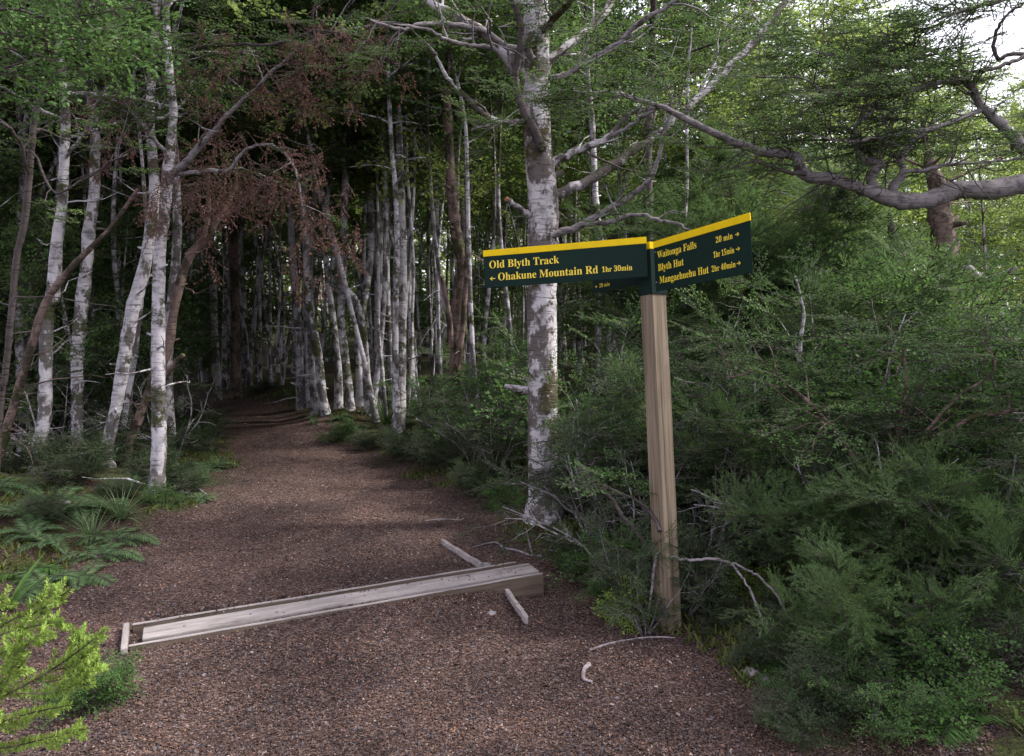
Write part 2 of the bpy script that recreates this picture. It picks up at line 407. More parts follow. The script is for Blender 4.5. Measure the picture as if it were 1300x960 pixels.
def ground_material():
    m, nt, ns, ln = new_mat('forest_floor')
    geo = N(nt, 'ShaderNodeNewGeometry'); pos = geo.outputs['Position']
    at = N(nt, 'ShaderNodeAttribute', attribute_name='path')
    # fine litter and gravel
    v1 = N(nt, 'ShaderNodeTexVoronoi', i_Scale=120.0); ln.new(pos, v1.inputs['Vector'])
    sep = N(nt, 'ShaderNodeSeparateColor'); ln.new(v1.outputs['Color'], sep.inputs[0])
    r1 = ramp(nt, [(0.0, (0.022, 0.017, 0.018)), (0.35, (0.050, 0.036, 0.036)), (0.62, (0.085, 0.058, 0.052)), (0.82, (0.15, 0.10, 0.085)), (0.93, (0.13, 0.13, 0.15)), (1.0, (0.27, 0.21, 0.18))])
    ln.new(sep.outputs[0], r1.inputs[0])
    n1 = N(nt, 'ShaderNodeTexNoise', i_Scale=1.4, i_Detail=5.0, i_Roughness=0.65); ln.new(pos, n1.inputs['Vector'])
    r2 = ramp(nt, [(0.33, (.45, .42, .42)), (0.62, (1.15, 1.0, .92))]); ln.new(n1.outputs[0], r2.inputs[0])
    mu = N(nt, 'ShaderNodeMixRGB', blend_type='MULTIPLY', i_0=1.0); ln.new(r1.outputs[0], mu.inputs[1]); ln.new(r2.outputs[0], mu.inputs[2])
    # soil and moss off the track
    n2 = N(nt, 'ShaderNodeTexNoise', i_Scale=2.2, i_Detail=6.0, i_Roughness=0.7); ln.new(pos, n2.inputs['Vector'])
    r3 = ramp(nt, [(0.44, g3(0)), (0.56, g3(0.85))]); ln.new(n2.outputs[0], r3.inputs[0])
    n3 = N(nt, 'ShaderNodeTexNoise', i_Scale=60, i_Detail=3.0); ln.new(pos, n3.inputs['Vector'])
    r4 = ramp(nt, [(0.3, (0.016, 0.022, 0.007)), (0.55, (0.045, 0.055, 0.014)), (0.8, (0.10, 0.11, 0.03))]); ln.new(n3.outputs[0], r4.inputs[0])
    soil = N(nt, 'ShaderNodeMixRGB', blend_type='MULTIPLY', i_0=1.0); soil.inputs[2].default_value = (0.6, 0.58, 0.55, 1); ln.new(mu.outputs[0], soil.inputs[1])
    off = N(nt, 'ShaderNodeMixRGB'); ln.new(r3.outputs[0], off.inputs[0]); ln.new(soil.outputs[0], off.inputs[1]); ln.new(r4.outputs[0], off.inputs[2])
    mx = N(nt, 'ShaderNodeMixRGB'); ln.new(at.outputs['Fac'], mx.inputs[0]); ln.new(off.outputs[0], mx.inputs[1]); ln.new(mu.outputs[0], mx.inputs[2])
    p = N(nt, 'ShaderNodeBsdfPrincipled', i_Roughness=0.9); p.inputs['Specular IOR Level'].default_value = 0.15
    ln.new(mx.outputs[0], p.inputs['Base Color'])
    ad = N(nt, 'ShaderNodeMath', operation='MULTIPLY_ADD'); ad.inputs[1].default_value = -1.0; ln.new(v1.outputs['Distance'], ad.inputs[0]); ln.new(n3.outputs[0], ad.inputs[2])
    b = N(nt, 'ShaderNodeBump', i_Strength=0.8, i_Distance=0.008); ln.new(ad.outputs[0], b.inputs['Height']); ln.new(b.outputs[0], p.inputs['Normal'])
    o = N(nt, 'ShaderNodeOutputMaterial'); ln.new(p.outputs[0], o.inputs[0])
    return m
M['ground'] = ground_material()

# ------------------------------------------------------------------ ground sheet
def axis(lo, hi, step, far):
    a = list(np.arange(lo, hi + 1e-6, step))
    s = step; x = a[-1]; r = []
    while x < far: s *= 1.18; x += s; r.append(x)
    s = step; x = a[0]; l = []
    while x > -far: s *= 1.18; x -= s; l.append(x)
    return np.array(l[::-1] + a + r)

gx = axis(-6.5, 4.5, 0.03, 160); gy = axis(1.8, 13, 0.03, 160)
X, Y = np.meshgrid(gx, gy)
Z = H(X, Y)
nx, ny = len(gx), len(gy)
i = np.arange(ny - 1)[:, None] * nx; j = np.arange(nx - 1)[None, :]
gf = np.stack([i + j, i + j + 1, i + nx + j + 1, i + nx + j], -1).reshape(-1, 4)
g = MB(); g.add(np.stack([X, Y, Z], -1).reshape(-1, 3), gf, 0, None, True)
ground = g.build('ground', M['ground']); tag(ground, kind='structure')
pa = ground.data.attributes.new('path', 'FLOAT', 'POINT')
pm = sst(-0.45, 0.15, path_in(X, Y) + 0.45 * vnoise(X, Y, 8, 1.3) + 0.25 * vnoise(X, Y, 9, 4.0))
pa.data.foreach_set('value', pm.astype(np.float32).ravel())

# ------------------------------------------------------------------ leaf litter
def litter():
    mb = MB()
    n = 300000
    d = 2.4 + 8.5 * rng.uniform(0, 1, n) ** 1.7
    x = rng.uniform(-0.72, 0.62, n) * d
    e = path_in(x, d) + 0.5 * vnoise(x, d, 8, 1.3)
    k = (e > -0.1) | (rng.uniform(0, 1, n) < np.where(x > 0, .75, .7))
    rx, ry = x + 0.80, d - 3.96
    k &= ~((np.abs(rx * 0.952 + ry * 0.306) < 1.12) & (np.abs(-rx * 0.306 + ry * 0.952) < 0.125))
    d, x = d[k], x[k]; n = len(x)
    z = H(x, d) + 0.0025 + rng.uniform(0, .004, n)
    s = rng.uniform(0.0024, 0.0062, n) * (1 + 0.04 * (d - 3)); s[rng.uniform(size=n) < .02] *= 2.2
    a = rng.uniform(0, 2 * math.pi, n)
    m = 130          # a few leaves lie on the boards of the drain
    al = rng.uniform(-1.0, 1.0, m); ac = rng.uniform(-.05, .05, m) + .004
    x[:m] = -.80 + al * .952 - ac * .306; d[:m] = 3.96 + al * .306 + ac * .952; z[:m] = .030 + .055 * (al + 1.07) / 2.14 + .006; s[:m] *= 1.1
    u = np.stack([np.cos(a), np.sin(a), rng.normal(size=n) * .35], -1)
    w = np.stack([-np.sin(a), np.cos(a), rng.normal(size=n) * .35], -1) * 0.62
    c = np.stack([x, d, z], -1); S = s[:, None]
    V = np.stack([c - u * S, c - w * S, c + u * S, c + w * S], 1)
    mb.add(V.reshape(-1, 3), np.arange(n * 4).reshape(-1, 4), 0, np.repeat(rng.uniform(0, 1, n), 4))
    m, nt, ns, ln = new_mat('litter')
    at = N(nt, 'ShaderNodeAttribute', attribute_name='rnd')
    r = ramp(nt, [(0.0, (0.028, 0.019, 0.021)), (0.3, (0.07, 0.045, 0.038)), (0.6, (0.12, 0.075, 0.058)), (0.8, (0.20, 0.13, 0.098)), (0.88, (0.07, 0.07, 0.09)), (0.965, (0.17, 0.165, 0.19)), (1.0, (0.42, 0.35, 0.32))])
    p = N(nt, 'ShaderNodeBsdfPrincipled', i_Roughness=0.8); p.inputs['Specular IOR Level'].default_value = 0.25
    ln.new(at.outputs['Fac'], r.inputs[0])
    geo = N(nt, 'ShaderNodeNewGeometry'); n_ = N(nt, 'ShaderNodeTexNoise', i_Scale=1.7, i_Detail=6.0, i_Roughness=0.7); ln.new(geo.outputs['Position'], n_.inputs['Vector'])
    r2 = ramp(nt, [(0.36, (.33, .30, .31)), (0.5, (.72, .68, .67)), (0.64, (1.22, 1.04, .90))]); ln.new(n_.outputs[0], r2.inputs[0])
    mu = N(nt, 'ShaderNodeMixRGB', blend_type='MULTIPLY', i_0=1.0); ln.new(r.outputs[0], mu.inputs[1]); ln.new(r2.outputs[0], mu.inputs[2]); ln.new(mu.outputs[0], p.inputs['Base Color'])
    o = N(nt, 'ShaderNodeOutputMaterial'); ln.new(p.outputs[0], o.inputs[0])
    tag(mb.build('leaf_litter', m), 'small brown beech leaves scattered over the track', 'leaf litter', kind='stuff')
litter()

def moss():
    """tiny upright tufts where moss and low weeds edge the track"""
    mb = MB()
    n = 80000
    d = 2.5 + 9.5 * rng.uniform(0, 1, n) ** 1.2
    x = rng.uniform(-0.72, 0.72, n) * d
    e = path_in(x, d) + 0.45 * vnoise(x, d, 8, 1.3) + 0.25 * vnoise(x, d, 9, 4.0)
    k = (e < -0.12) & (vnoise(x, d, 12, 1.6) + 0.25 * vnoise(x, d, 13, 6) > 0.02)
    x, d = x[k], d[k]; n = len(x)
    z = H(x, d) - 0.002
    a = rng.uniform(0, 2 * math.pi, n); hgt = rng.uniform(0.012, 0.045, n)
    u = np.stack([np.cos(a), np.sin(a), 0 * a], -1) * 0.006 * (1 + 0.08 * d[:, None])
    lean = np.stack([rng.normal(size=n) * .5, rng.normal(size=n) * .5, np.ones(n)], -1) * hgt[:, None]
    c = np.stack([x, d, z], -1)
    V = np.stack([c - u, c + u, c + u * .4 + lean, c - u * .4 + lean], 1)
    mb.add(V.reshape(-1, 3), np.arange(n * 4).reshape(-1, 4), 0, np.repeat(rng.uniform(0, 1, n), 4))
    m = leaf_mat('moss', (0.03, 0.04, 0.01), (0.07, 0.09, 0.018), (0.13, 0.14, 0.03), tr=0.2)
    tag(mb.build('moss', m), 'low green moss and weeds edging the track', 'moss', kind='stuff')
moss()

# ------------------------------------------------------------------ boxes through bmesh
import bmesh
def box(name, mat, origin, ax, size, parent=None, bevel=0.003, jitter=0.0, cuts=0):
    """origin = centre; ax = 3 unit axes; size = full lengths"""
    bm = bmesh.new(); bmesh.ops.create_cube(bm, size=1.0)
    for v in bm.verts: v.co = Vector([v.co[k] * size[k] for k in range(3)])
    if cuts:
        es = [e for e in bm.edges if abs((e.verts[0].co - e.verts[1].co).normalized().x) > 0.9]
        bmesh.ops.subdivide_edges(bm, edges=es, cuts=cuts)
    if bevel: bmesh.ops.bevel(bm, geom=[e for e in bm.edges if e.calc_face_angle(0) > 0.5], offset=bevel, segments=2, affect='EDGES', profile=0.6)
    if jitter:
        for v in bm.verts: v.co += Vector((0, mnoise.noise(v.co * 3.1) * jitter, mnoise.noise(v.co * 2.7 + Vector((5, 5, 5))) * jitter))
    me = bpy.data.meshes.new(name); bm.to_mesh(me); bm.free()
    me.materials.append(mat)
    o = bpy.data.objects.new(name, me); col.objects.link(o)
    A = np.array(ax, float)
    R = Matrix([[A[0][r], A[1][r], A[2][r], origin[r]] for r in range(3)] + [[0, 0, 0, 1]])
    o.matrix_world = R
    if parent is not None:
        o.parent = parent
        o.matrix_parent_inverse = Matrix.Translation(-Vector(parent.location))
    return o

def unit(v): v = np.array(v, float); return v / np.linalg.norm(v)

# ------------------------------------------------------------------ signpost
def serif(s):
    o = ''
    for c in s:
        if 'A' <= c <= 'Z': o += chr(0x1D400 + ord(c) - 65)
        elif 'a' <= c <= 'z': o += chr(0x1D41A + ord(c) - 97)
        elif '0' <= c <= '9': o += chr(0x1D7CE + ord(c) - 48)
        else: o += c
    return o

def lettering(text, origin, u, up, nrm, width, cap, parent, root):
    c = bpy.data.curves.new('lettering', 'FONT'); c.body = serif(text); c.extrude = 0.0
    t = bpy.data.objects.new('tmp', c); col.objects.link(t)
    bpy.context.view_layer.update()
    me = bpy.data.meshes.new_from_object(t)
    bpy.data.objects.remove(t)
    co = np.zeros(len(me.vertices) * 3); me.vertices.foreach_get('co', co); co = co.reshape(-1, 3)
    x0, x1 = co[:, 0].min(), co[:, 0].max()
    capu = 0.68
    V = origin + (co[:, :1] - x0) / (x1 - x0) * width * u + co[:, 1:2] / capu * cap * up + nrm * 0.0015
    V = V - np.array(root.location)
    me.vertices.foreach_set('co', V.ravel().astype(np.float32)); me.materials.clear(); me.materials.append(M['letter']); me.update()
    me.name = 'lettering'
    o = bpy.data.objects.new('lettering', me); col.objects.link(o); o.parent = parent
    o.matrix_parent_inverse = (Matrix.Translation(Vector(root.location)) @ Matrix.Identity(4)).inverted() @ Matrix.Translation(Vector(root.location))
    return o

def arrow(origin, u, up, nrm, size, sgn, parent, root):
    pts = [(-.5, -.07), (.12, -.07), (.12, .07), (-.5, .07), (.02, .38), (.5, 0), (.02, -.38), (.02, -.16), (.26, 0), (.02, .16)]
    V = [origin + u * a * sgn * size + up * b * size + nrm * 0.0016 - np.array(root.location) for a, b in pts]
    me = bpy.data.meshes.new('arrow')
    me.from_pydata([tuple(v) for v in V], [], [(0, 1, 2, 3), (4, 9, 8, 5), (5, 8, 7, 6)]); me.materials.append(M['letter'])
    o = bpy.data.objects.new('arrow', me); col.objects.link(o); o.parent = parent
    return o

def local_box(name, mat, root, c, ax, size, parent, bevel=0.002, **k):
    """a box in root-local space whose object stays at the root's origin"""
    bm = bmesh.new(); bmesh.ops.create_cube(bm, size=1.0)
    for v in bm.verts: v.co = Vector([v.co[q] * size[q] for q in range(3)])
    if bevel: bmesh.ops.bevel(bm, geom=list(bm.edges), offset=bevel, segments=2, affect='EDGES')
    A = np.array(ax, float); c = np.array(c) - np.array(root.location)
    for v in bm.verts: v.co = Vector(c + v.co[0] * A[0] + v.co[1] * A[1] + v.co[2] * A[2])
    bmesh.ops.recalc_face_normals(bm, faces=bm.faces)
    me = bpy.data.meshes.new(name); bm.to_mesh(me); bm.free(); me.materials.append(mat)
    o = bpy.data.objects.new(name, me); col.objects.link(o); o.parent = parent
    return o

def signpost():
    base = G(849, 797)
    root = thing('signpost', 'leaning square timber post carrying dark green and yellow track direction boards', 'signpost', tuple(base))
    top = P(826.5, 311, 3.80)
    a = unit(top - base)
    left_dir = unit([-0.48, 0.88, 0]); left_dir = unit(left_dir - a * np.dot(left_dir, a))   # along the left face, away from us
    right_dir = np.cross(a, left_dir)
    if right_dir[0] < 0: right_dir = -right_dir
    L = np.linalg.norm(top - base)
    s = 0.089
    # post: buried 0.25 m, slightly bowed faces
    mid = (base - a * 0.25 + top - a * 0.01) / 2
    def post_mesh():
        bm = bmesh.new(); bmesh.ops.create_cube(bm, size=1.0)
        for v in bm.verts: v.co = Vector((v.co.x * s, v.co.y * s, v.co.z * (L + 0.24)))
        bmesh.ops.subdivide_edges(bm, edges=[e for e in bm.edges if abs(e.verts[0].co.z - e.verts[1].co.z) > .5], cuts=14)
        bmesh.ops.bevel(bm, geom=[e for e in bm.edges if e.calc_face_angle(0) > 0.5], offset=0.005, segments=3, affect='EDGES')
        for v in bm.verts:
            v.co.x += mnoise.noise(Vector((0, 1, v.co.z * 2.2))) * 0.003; v.co.y += mnoise.noise(Vector((4, 1, v.co.z * 1.9))) * 0.003
        me = bpy.data.meshes.new('post'); bm.to_mesh(me); bm.free(); me.materials.append(M['post']); return me
    po = bpy.data.objects.new('post', post_mesh()); col.objects.link(po)
    R = Matrix([[right_dir[r], left_dir[r], a[r]] for r in range(3)]).to_4x4()
    R.translation = Vector(mid - base); po.parent = root; po.matrix_local = R
    # sleeve of sheet metal round the head
    sl = 0.245; ss = s + 0.008
    c = top - a * (sl / 2 - 0.004)
    sleeve = local_box('sleeve', M['signgreen'], root, c, (right_dir, left_dir, a), (ss, ss, sl), root, 0.003)
    local_box('yellow_band', M['signyellow'], root, top - a * 0.012, (right_dir, left_dir, a), (ss + 0.005, ss + 0.005, 0.034), sleeve, 0.002)
    edge = top - right_dir * ss / 2 - left_dir * ss / 2         # nearest-left vertical edge: corner of left face toward us
    def panel(tl, u, length, height, label, thick=0.004):
        u = unit(u - a * np.dot(u, a)); n = np.cross(u, a)
        if n[1] > 0: n = -n
        cc = tl + u * length / 2 - a * height / 2 - n * thick / 2
        p = local_box('sign_panel', M['signgreen'], root, cc, (u, n, a), (length, thick, height), root, 0.0012)
        p['label'] = label
        local_box('yellow_band', M['signyellow'], root, tl + u * length / 2 - a * 0.0145 - n * thick / 2, (u, n, a), (length + 0.002, thick + 0.003, 0.031), p, 0.001)
        return p, u, n
    # left board
    TL, TR = P(613.4, 318.4, 3.93), P(812, 309.3, 3.72)
    u = TR - TL; Ln = np.linalg.norm(u) + 0.03
    p, u, n = panel(TL, u, Ln, 0.185, 'long green board pointing left with two lines of yellow writing')
    nn = n * 0.0015
    def put(panel_, tl, uu, n_, text, x, base_, w, cap): lettering(text, tl + uu * x - a * base_ , uu, a, n_, w, cap, panel_, root)
    put(p, TL, u, n, 'Old Blyth Track', 0.029, 0.090, 0.350, 0.036)
    put(p, TL, u, n, 'Ohakune Mountain Rd', 0.072, 0.152, 0.492, 0.036)
    put(p, TL, u, n, '1hr 30min', 0.583, 0.149, 0.142, 0.025)
    arrow(TL + u * 0.043 - a * 0.141, u, a, n, 0.028, -1, p, root)
    # right board, coming toward us
    TL2, TR2 = P(829.5, 307.2, 3.70), P(951.6, 272.8, 3.10)
    u2 = TR2 - TL2; L2 = np.linalg.norm(u2)
    p2, u2, n2 = panel(TL2, u2, L2, 0.232, 'green board pointing right with three lines of yellow writing')
    for txt, x, b_, w in (('Waitonga Falls', .028, .081, .292), ('Blyth Hut', .030, .140, .195), ('Mangaehuehu Hut', .037, .198, .357)):
        put(p2, TL2, u2, n2, txt, x, b_, w, 0.031)
    for txt, x, b_, w in (('20 min', .450, .082, .105), ('1hr 15min', .430, .140, .130), ('2hr 40min', .414, .197, .150)):
        put(p2, TL2, u2, n2, txt, x, b_, w, 0.024)
        arrow(TL2 + u2 * 0.583 - a * (b_ - 0.012), u2, a, n2, 0.024, 1, p2, root)
    # third board, going away behind the left one
    u3 = unit(-left_dir)
    l3 = 0.45
    TL3 = edge + left_dir * (ss + 0.41) + right_dir * 0.02 - a * 0.003
    p3, u3, n3 = panel(TL3, u3, 0.43, 0.180, 'small green board half hidden behind the long left board')
    put(p3, TL3, u3, n3, '20 min', 0.062, 0.155, 0.092, 0.019)
    arrow(TL3 + u3 * 0.035 - a * 0.147, u3, a, n3, 0.02, -1, p3, root)
    # rivets
    for q in (0.05, 0.19):
        mb = MB(); cpos = TL2 + u2 * 0.012 - a * q - base
        tube(mb, [cpos, cpos + n2 * 0.003], [0.004, 0.004], 8)
        mb.build('screw', M['screw'], root)
    for q in (0.55, 0.50):
        mb = MB(); cpos = base + a * (q) - right_dir * (s / 2) - left_dir * 0.01 * (1 if q > .52 else -1) - base
        tube(mb, [cpos, cpos - right_dir * 0.002], [0.004, 0.004], 8)
        mb.build('screw', M['screw'], root)
signpost()

# ------------------------------------------------------------------ timber drain
def drain():
    A = P(158, 810, 1); 
    nl = P(163, 823, 3.535); fl = P(155, 795, 3.775)
    nl[2] = fl[2] = 0.035
    nr = P(689, 730, 4.22); fr = P(656, 714, 4.42)
    def at_z(px, py, z):
        x, zz = (px - 650) / F, (435 - py) / F
        dy, dz = CT + zz * ST, -ST + zz * CT
        s = (CAMZ - z) / -dz
        return np.array([x * s, dy * s, z])
    nl, fl, nr, fr = at_z(163, 822, .03), at_z(168, 792, .03), at_z(690, 729, .085), at_z(654, 713, .085)
    root = thing('timber_drain', 'long pale timber drain channel laid across the track', 'drain', tuple((nl + nr) / 2))
    u = unit((nr - nl) + (fr - fl))
    up = unit(np.array([0, 0, 1.0]) - u * u[2]); w = np.cross(up, u)
    def plank(name, p0, p1, width, hgt, mat, side, label=None):
        """p0-p1 the top edge; side = +1 the board lies beyond the line"""
        d = unit(p1 - p0); ww = unit(np.cross(up, d)) * side
        c = (p0 + p1) / 2 + ww * width / 2 - up * hgt / 2
        Ln = np.linalg.norm(p1 - p0)
        bm = bmesh.new(); bmesh.ops.create_cube(bm, size=1.0)
        for v in bm.verts: v.co = Vector((v.co.x * Ln, v.co.y * width, v.co.z * hgt))
        es = [e for e in bm.edges if abs(e.verts[0].co.x - e.verts[1].co.x) > Ln * .5]
        bmesh.ops.subdivide_edges(bm, edges=es, cuts=24)
        bmesh.ops.bevel(bm, geom=[e for e in bm.edges if e.calc_face_angle(0) > 0.5], offset=0.0025, segments=2, affect='EDGES')
        sd = random.random() * 50
        for v in bm.verts:
            q = Vector((v.co.x * 4 + sd, v.co.y * 20, v.co.z * 10))
            v.co.y += mnoise.noise(q) * 0.002; v.co.z += mnoise.noise(q + Vector((9, 9, 9))) * 0.003
        me = bpy.data.meshes.new(name); bm.to_mesh(me); bm.free(); me.materials.append(mat)
        o = bpy.data.objects.new(name, me); col.objects.link(o); o.parent = root
        R = Matrix([[d[r], (ww * side)[r], up[r]] for r in range(3)]).to_4x4(); R.translation = Vector(c - np.array(root.location))
        o.matrix_local = R
        if label: o['label'] = label
        return o
    plank('side_board', nl, nr, 0.020, 0.17, M['timberside'], 1)
    plank('side_board', fl, fr, 0.022, 0.15, M['timberside'], -1)
    # weathered tops of the side boards
    plank('top_edge', nl + up * .003, nr + up * .003, 0.021, 0.004, M['timber'], 1)
    plank('top_edge', fl + up * .003, fr + up * .003, 0.023, 0.004, M['timber'], -1)
    # broad cover board between them, a little lower
    W = np.linalg.norm((fl - nl) - u * np.dot(fl - nl, u))
    c0 = (nl + fl) / 2 + u * 0.05 - up * 0.001; c1 = (nr + fr) / 2 + u * 0.03 - up * 0.001
    bw = W * 0.52
    plank('cover_board', c0 - w * bw / 2, c1 - w * bw / 2, bw, 0.035, M['timber'], 1)
    plank('floor_board', nl - up * .125 + w * .021, nr - up * .125 + w * .021, W - .045, 0.02, M['timberside'], 1)
    # end cap
    e0 = nl - u * 0.002 - w * 0.02; e1 = fl - u * 0.012 + w * .02
    plank('end_cap', e0 + up * .004, e1 + up * .004, 0.028, 0.11, M['timber'], 1)
    for t, off in ((0.09, 0), (.24, .01), (.30, -.02), (0.52, 0.0), (.75, .01), (0.93, 0)):
        mb = MB(); q = c0 * (1 - t) + c1 * t + w * off - np.array(root.location)
        tube(mb, [q - up * .004, q + up * 0.0035], [0.006, 0.006], 8)
        mb.build('bolt', M['screw'], root)
drain()

def edging(name, pts, w, h, label):
    """a long thin strip of timber lying half buried"""
    A, B = G(*pts[0]), G(*pts[1])
    for t in np.linspace(0, 1, 9):
        q = A + (B - A) * t; dz = hz(q[0], q[1]) - q[2]
        if dz > 0: A[2] += dz * .7; B[2] += dz * .7
    root_z = (A + B) / 2
    d = unit(B - A); up = np.array([0, 0, 1.0]); up = unit(up - d * d[2]); s = np.cross(up, d)
    mb = MB(); n = 24; Vv = []
    for k in range(n + 1):
        c = A + (B - A) * k / n
        c[2] = A[2] + (B[2] - A[2]) * k / n + h * 0.9 + 0.0015 * rng.normal()
        ww = w * (1 + 0.08 * rng.normal()) * (1 if 0 < k < n else .7)
        c = c + s * 0.0015 * math.sin(k * .7)
        Vv += [c - s * ww / 2 - up * h, c - s * ww / 2, c + s * ww / 2, c + s * ww / 2 - up * h]
    Vv = np.array(Vv) - root_z
    f = []
    for k in range(n):
        for q in range(3): f.append((k * 4 + q, k * 4 + q + 1, k * 4 + 5 + q, k * 4 + 4 + q))
    f += [(0, 3, 2, 1), (n * 4, n * 4 + 1, n * 4 + 2, n * 4 + 3)]
    mb.add(Vv, f)
    o = mb.build(name, M['timber']); o.location = tuple(root_z)
    tag(o, label, 'batten')
edging('edging_batten', ((561, 691), (611, 722)), 0.022, 0.03, 'thin pale timber batten in the litter beyond the far side of the drain')
edging('edging_batten', ((628, 742), (669, 796)), 0.022, 0.03, 'thin pale timber batten in the gravel on the near side of the drain')

# ------------------------------------------------------------------ trees
def depth_path(px, d0, d1=None):
    """px: list of (x, y, width px); depths from d0 (first) to d1"""
    n = len(px); d1 = d0 if d1 is None else d1
    pts, rad = [], []
    L = [0]
    for k in range(1, n): L.append(L[-1] + math.hypot(px[k][0] - px[k - 1][0], px[k][1] - px[k - 1][1]))
    for k, q in enumerate(px):
        d = d0 + (d1 - d0) * L[k] / L[-1]
        pts.append(P(q[0], q[1], d)); rad.append(q[2] * d / F / 2)
    return np.array(pts), np.array(rad)

def sub_twigs(wood, pts, rad, n, length, lo=0.2, up=0.3, out=None, kids=2, level=1, mat=0, rmax=1.0):
    """crooked side twigs on a limb; returns spray seats"""
    O, D, S = [], [], []
    m = len(pts)
    for k in range(n):
        t = rng.uniform(lo, 1.0) if k else 1.0
        i = min(m - 2, int(t * (m - 1)))
        p = pts[i]; tan = unit(pts[min(i + 1, m - 1)] - pts[max(i - 1, 0)])
        side = rng.normal(size=3); side -= tan * np.dot(side, tan); side = unit(side)
        if out is not None: side = unit(side + np.array(out))
        d = unit(tan * rng.uniform(.3, 1.0) + side * 0.9 + np.array([0, 0, up]))
        ln = length * rng.uniform(.5, 1.15)
        r = min(rad[i] * .6, 0.011 * length / .5 + .002, rmax)
        tp, dd = wiggle(p, d, ln, 5, 0.32, 0.0)
        tr = np.linspace(r, r * .3, 6)
        tube(wood, tp, tr, 4, mat)
        for q in range(kids):
            ii = rng.integers(1, 6)
            dq = unit(tp[ii] - tp[ii - 1] + rng.normal(size=3) * .6 * np.array([1, 1, .35]))
            l2 = ln * rng.uniform(.3, .6)
            sp, _ = wiggle(tp[ii], dq, l2, 3, .3, 0.0)
            tube(wood, sp, np.linspace(r * .45, r * .2, 4), 3, mat)
            O.append(sp[-1]); D.append(sp[-1] - sp[-2]); S.append(1)
            O.append(sp[1]); D.append(rng.normal(size=3) * [1, 1, .2]); S.append(1)
        O.append(tp[-1]); D.append(dd); S.append(1)
        O.append(tp[3]); D.append(rng.normal(size=3) * [1, 1, .2]); S.append(1)
    return np.array(O), np.array(D), np.array(S, float)

def crown_branches(wood, leaf, pts, rad, z0, nb, blen, kind, ssize, nt=4, rise=0.45, dens=1.0, roll=0.3, bare=0.0, mat=0, clear=None, kids=2):
    """branches round a trunk above height z0 and foliage sprays on them"""
    z = pts[:, 2]; m = len(pts)
    idx = np.where(z >= z0)[0]
    if len(idx) < 2: return
    az = rng.uniform(0, 6.28)
    for b in range(nb):
        t = (b + rng.uniform(0, .9)) / nb
        i = idx[min(len(idx) - 1, int(t * len(idx)))]
        az += 2.4 + rng.normal() * .3
        prof = (0.65 + 0.5 * math.sin(math.pi * min(1, t * 0.9 + .15))) * (1 - 0.45 * t)
        ln = blen * prof * rng.uniform(.75, 1.2)
        d = np.array([math.cos(az), math.sin(az), rise + 0.35 * t + rng.normal() * .12])
        bp, dd = wiggle(pts[i], d, ln, 7, .22, -0.03)
        r0 = max(0.006, min(rad[i] * .5, .012 * ln + .006))
        br = np.linspace(r0, r0 * .25, 8)
        tube(wood, bp, br, 5, mat)
        if rng.uniform() < bare: continue
        O, D, S = sub_twigs(wood, bp, br, nt, ln * .38, .25, 0.15, kids=kids, mat=mat)
        if clear is not None and len(O):
            k = clear(O); O, D, S = O[k], D[k], S[k]
        if len(O) == 0: continue
        k = rng.uniform(size=len(O)) < dens
        D = D[k] * [1, 1, .35] + rng.normal(size=D[k].shape) * .15
        put_sprays(leaf, O[k], D, ssize * rng.uniform(.75, 1.25, k.sum()), kind, roll=roll, rb=np.clip(rng.normal(.5, .25) + rng.normal(size=k.sum()) * .15, 0, 1))

def keep_clear(o):
    """no foliage right in front of the lens or the sign"""
    def f(O):
        W = O + o
        px = 650 + F * W[:, 0] / np.maximum(W[:, 1], .1); py = 390 - F * (W[:, 2] - CAMZ) / np.maximum(W[:, 1], .1)
        k = (W[:, 1] > 4.2) | (py < -60)
        k &= ~((px > 150) & (px < 560) & (py > 330) & (py < 640) & (W[:, 1] > 0) & (W[:, 1] < 9.0))
        k &= ~((px > 590) & (px < 990) & (py > 255) & (py < 400) & (W[:, 1] < 3.9))
        return k
    return f

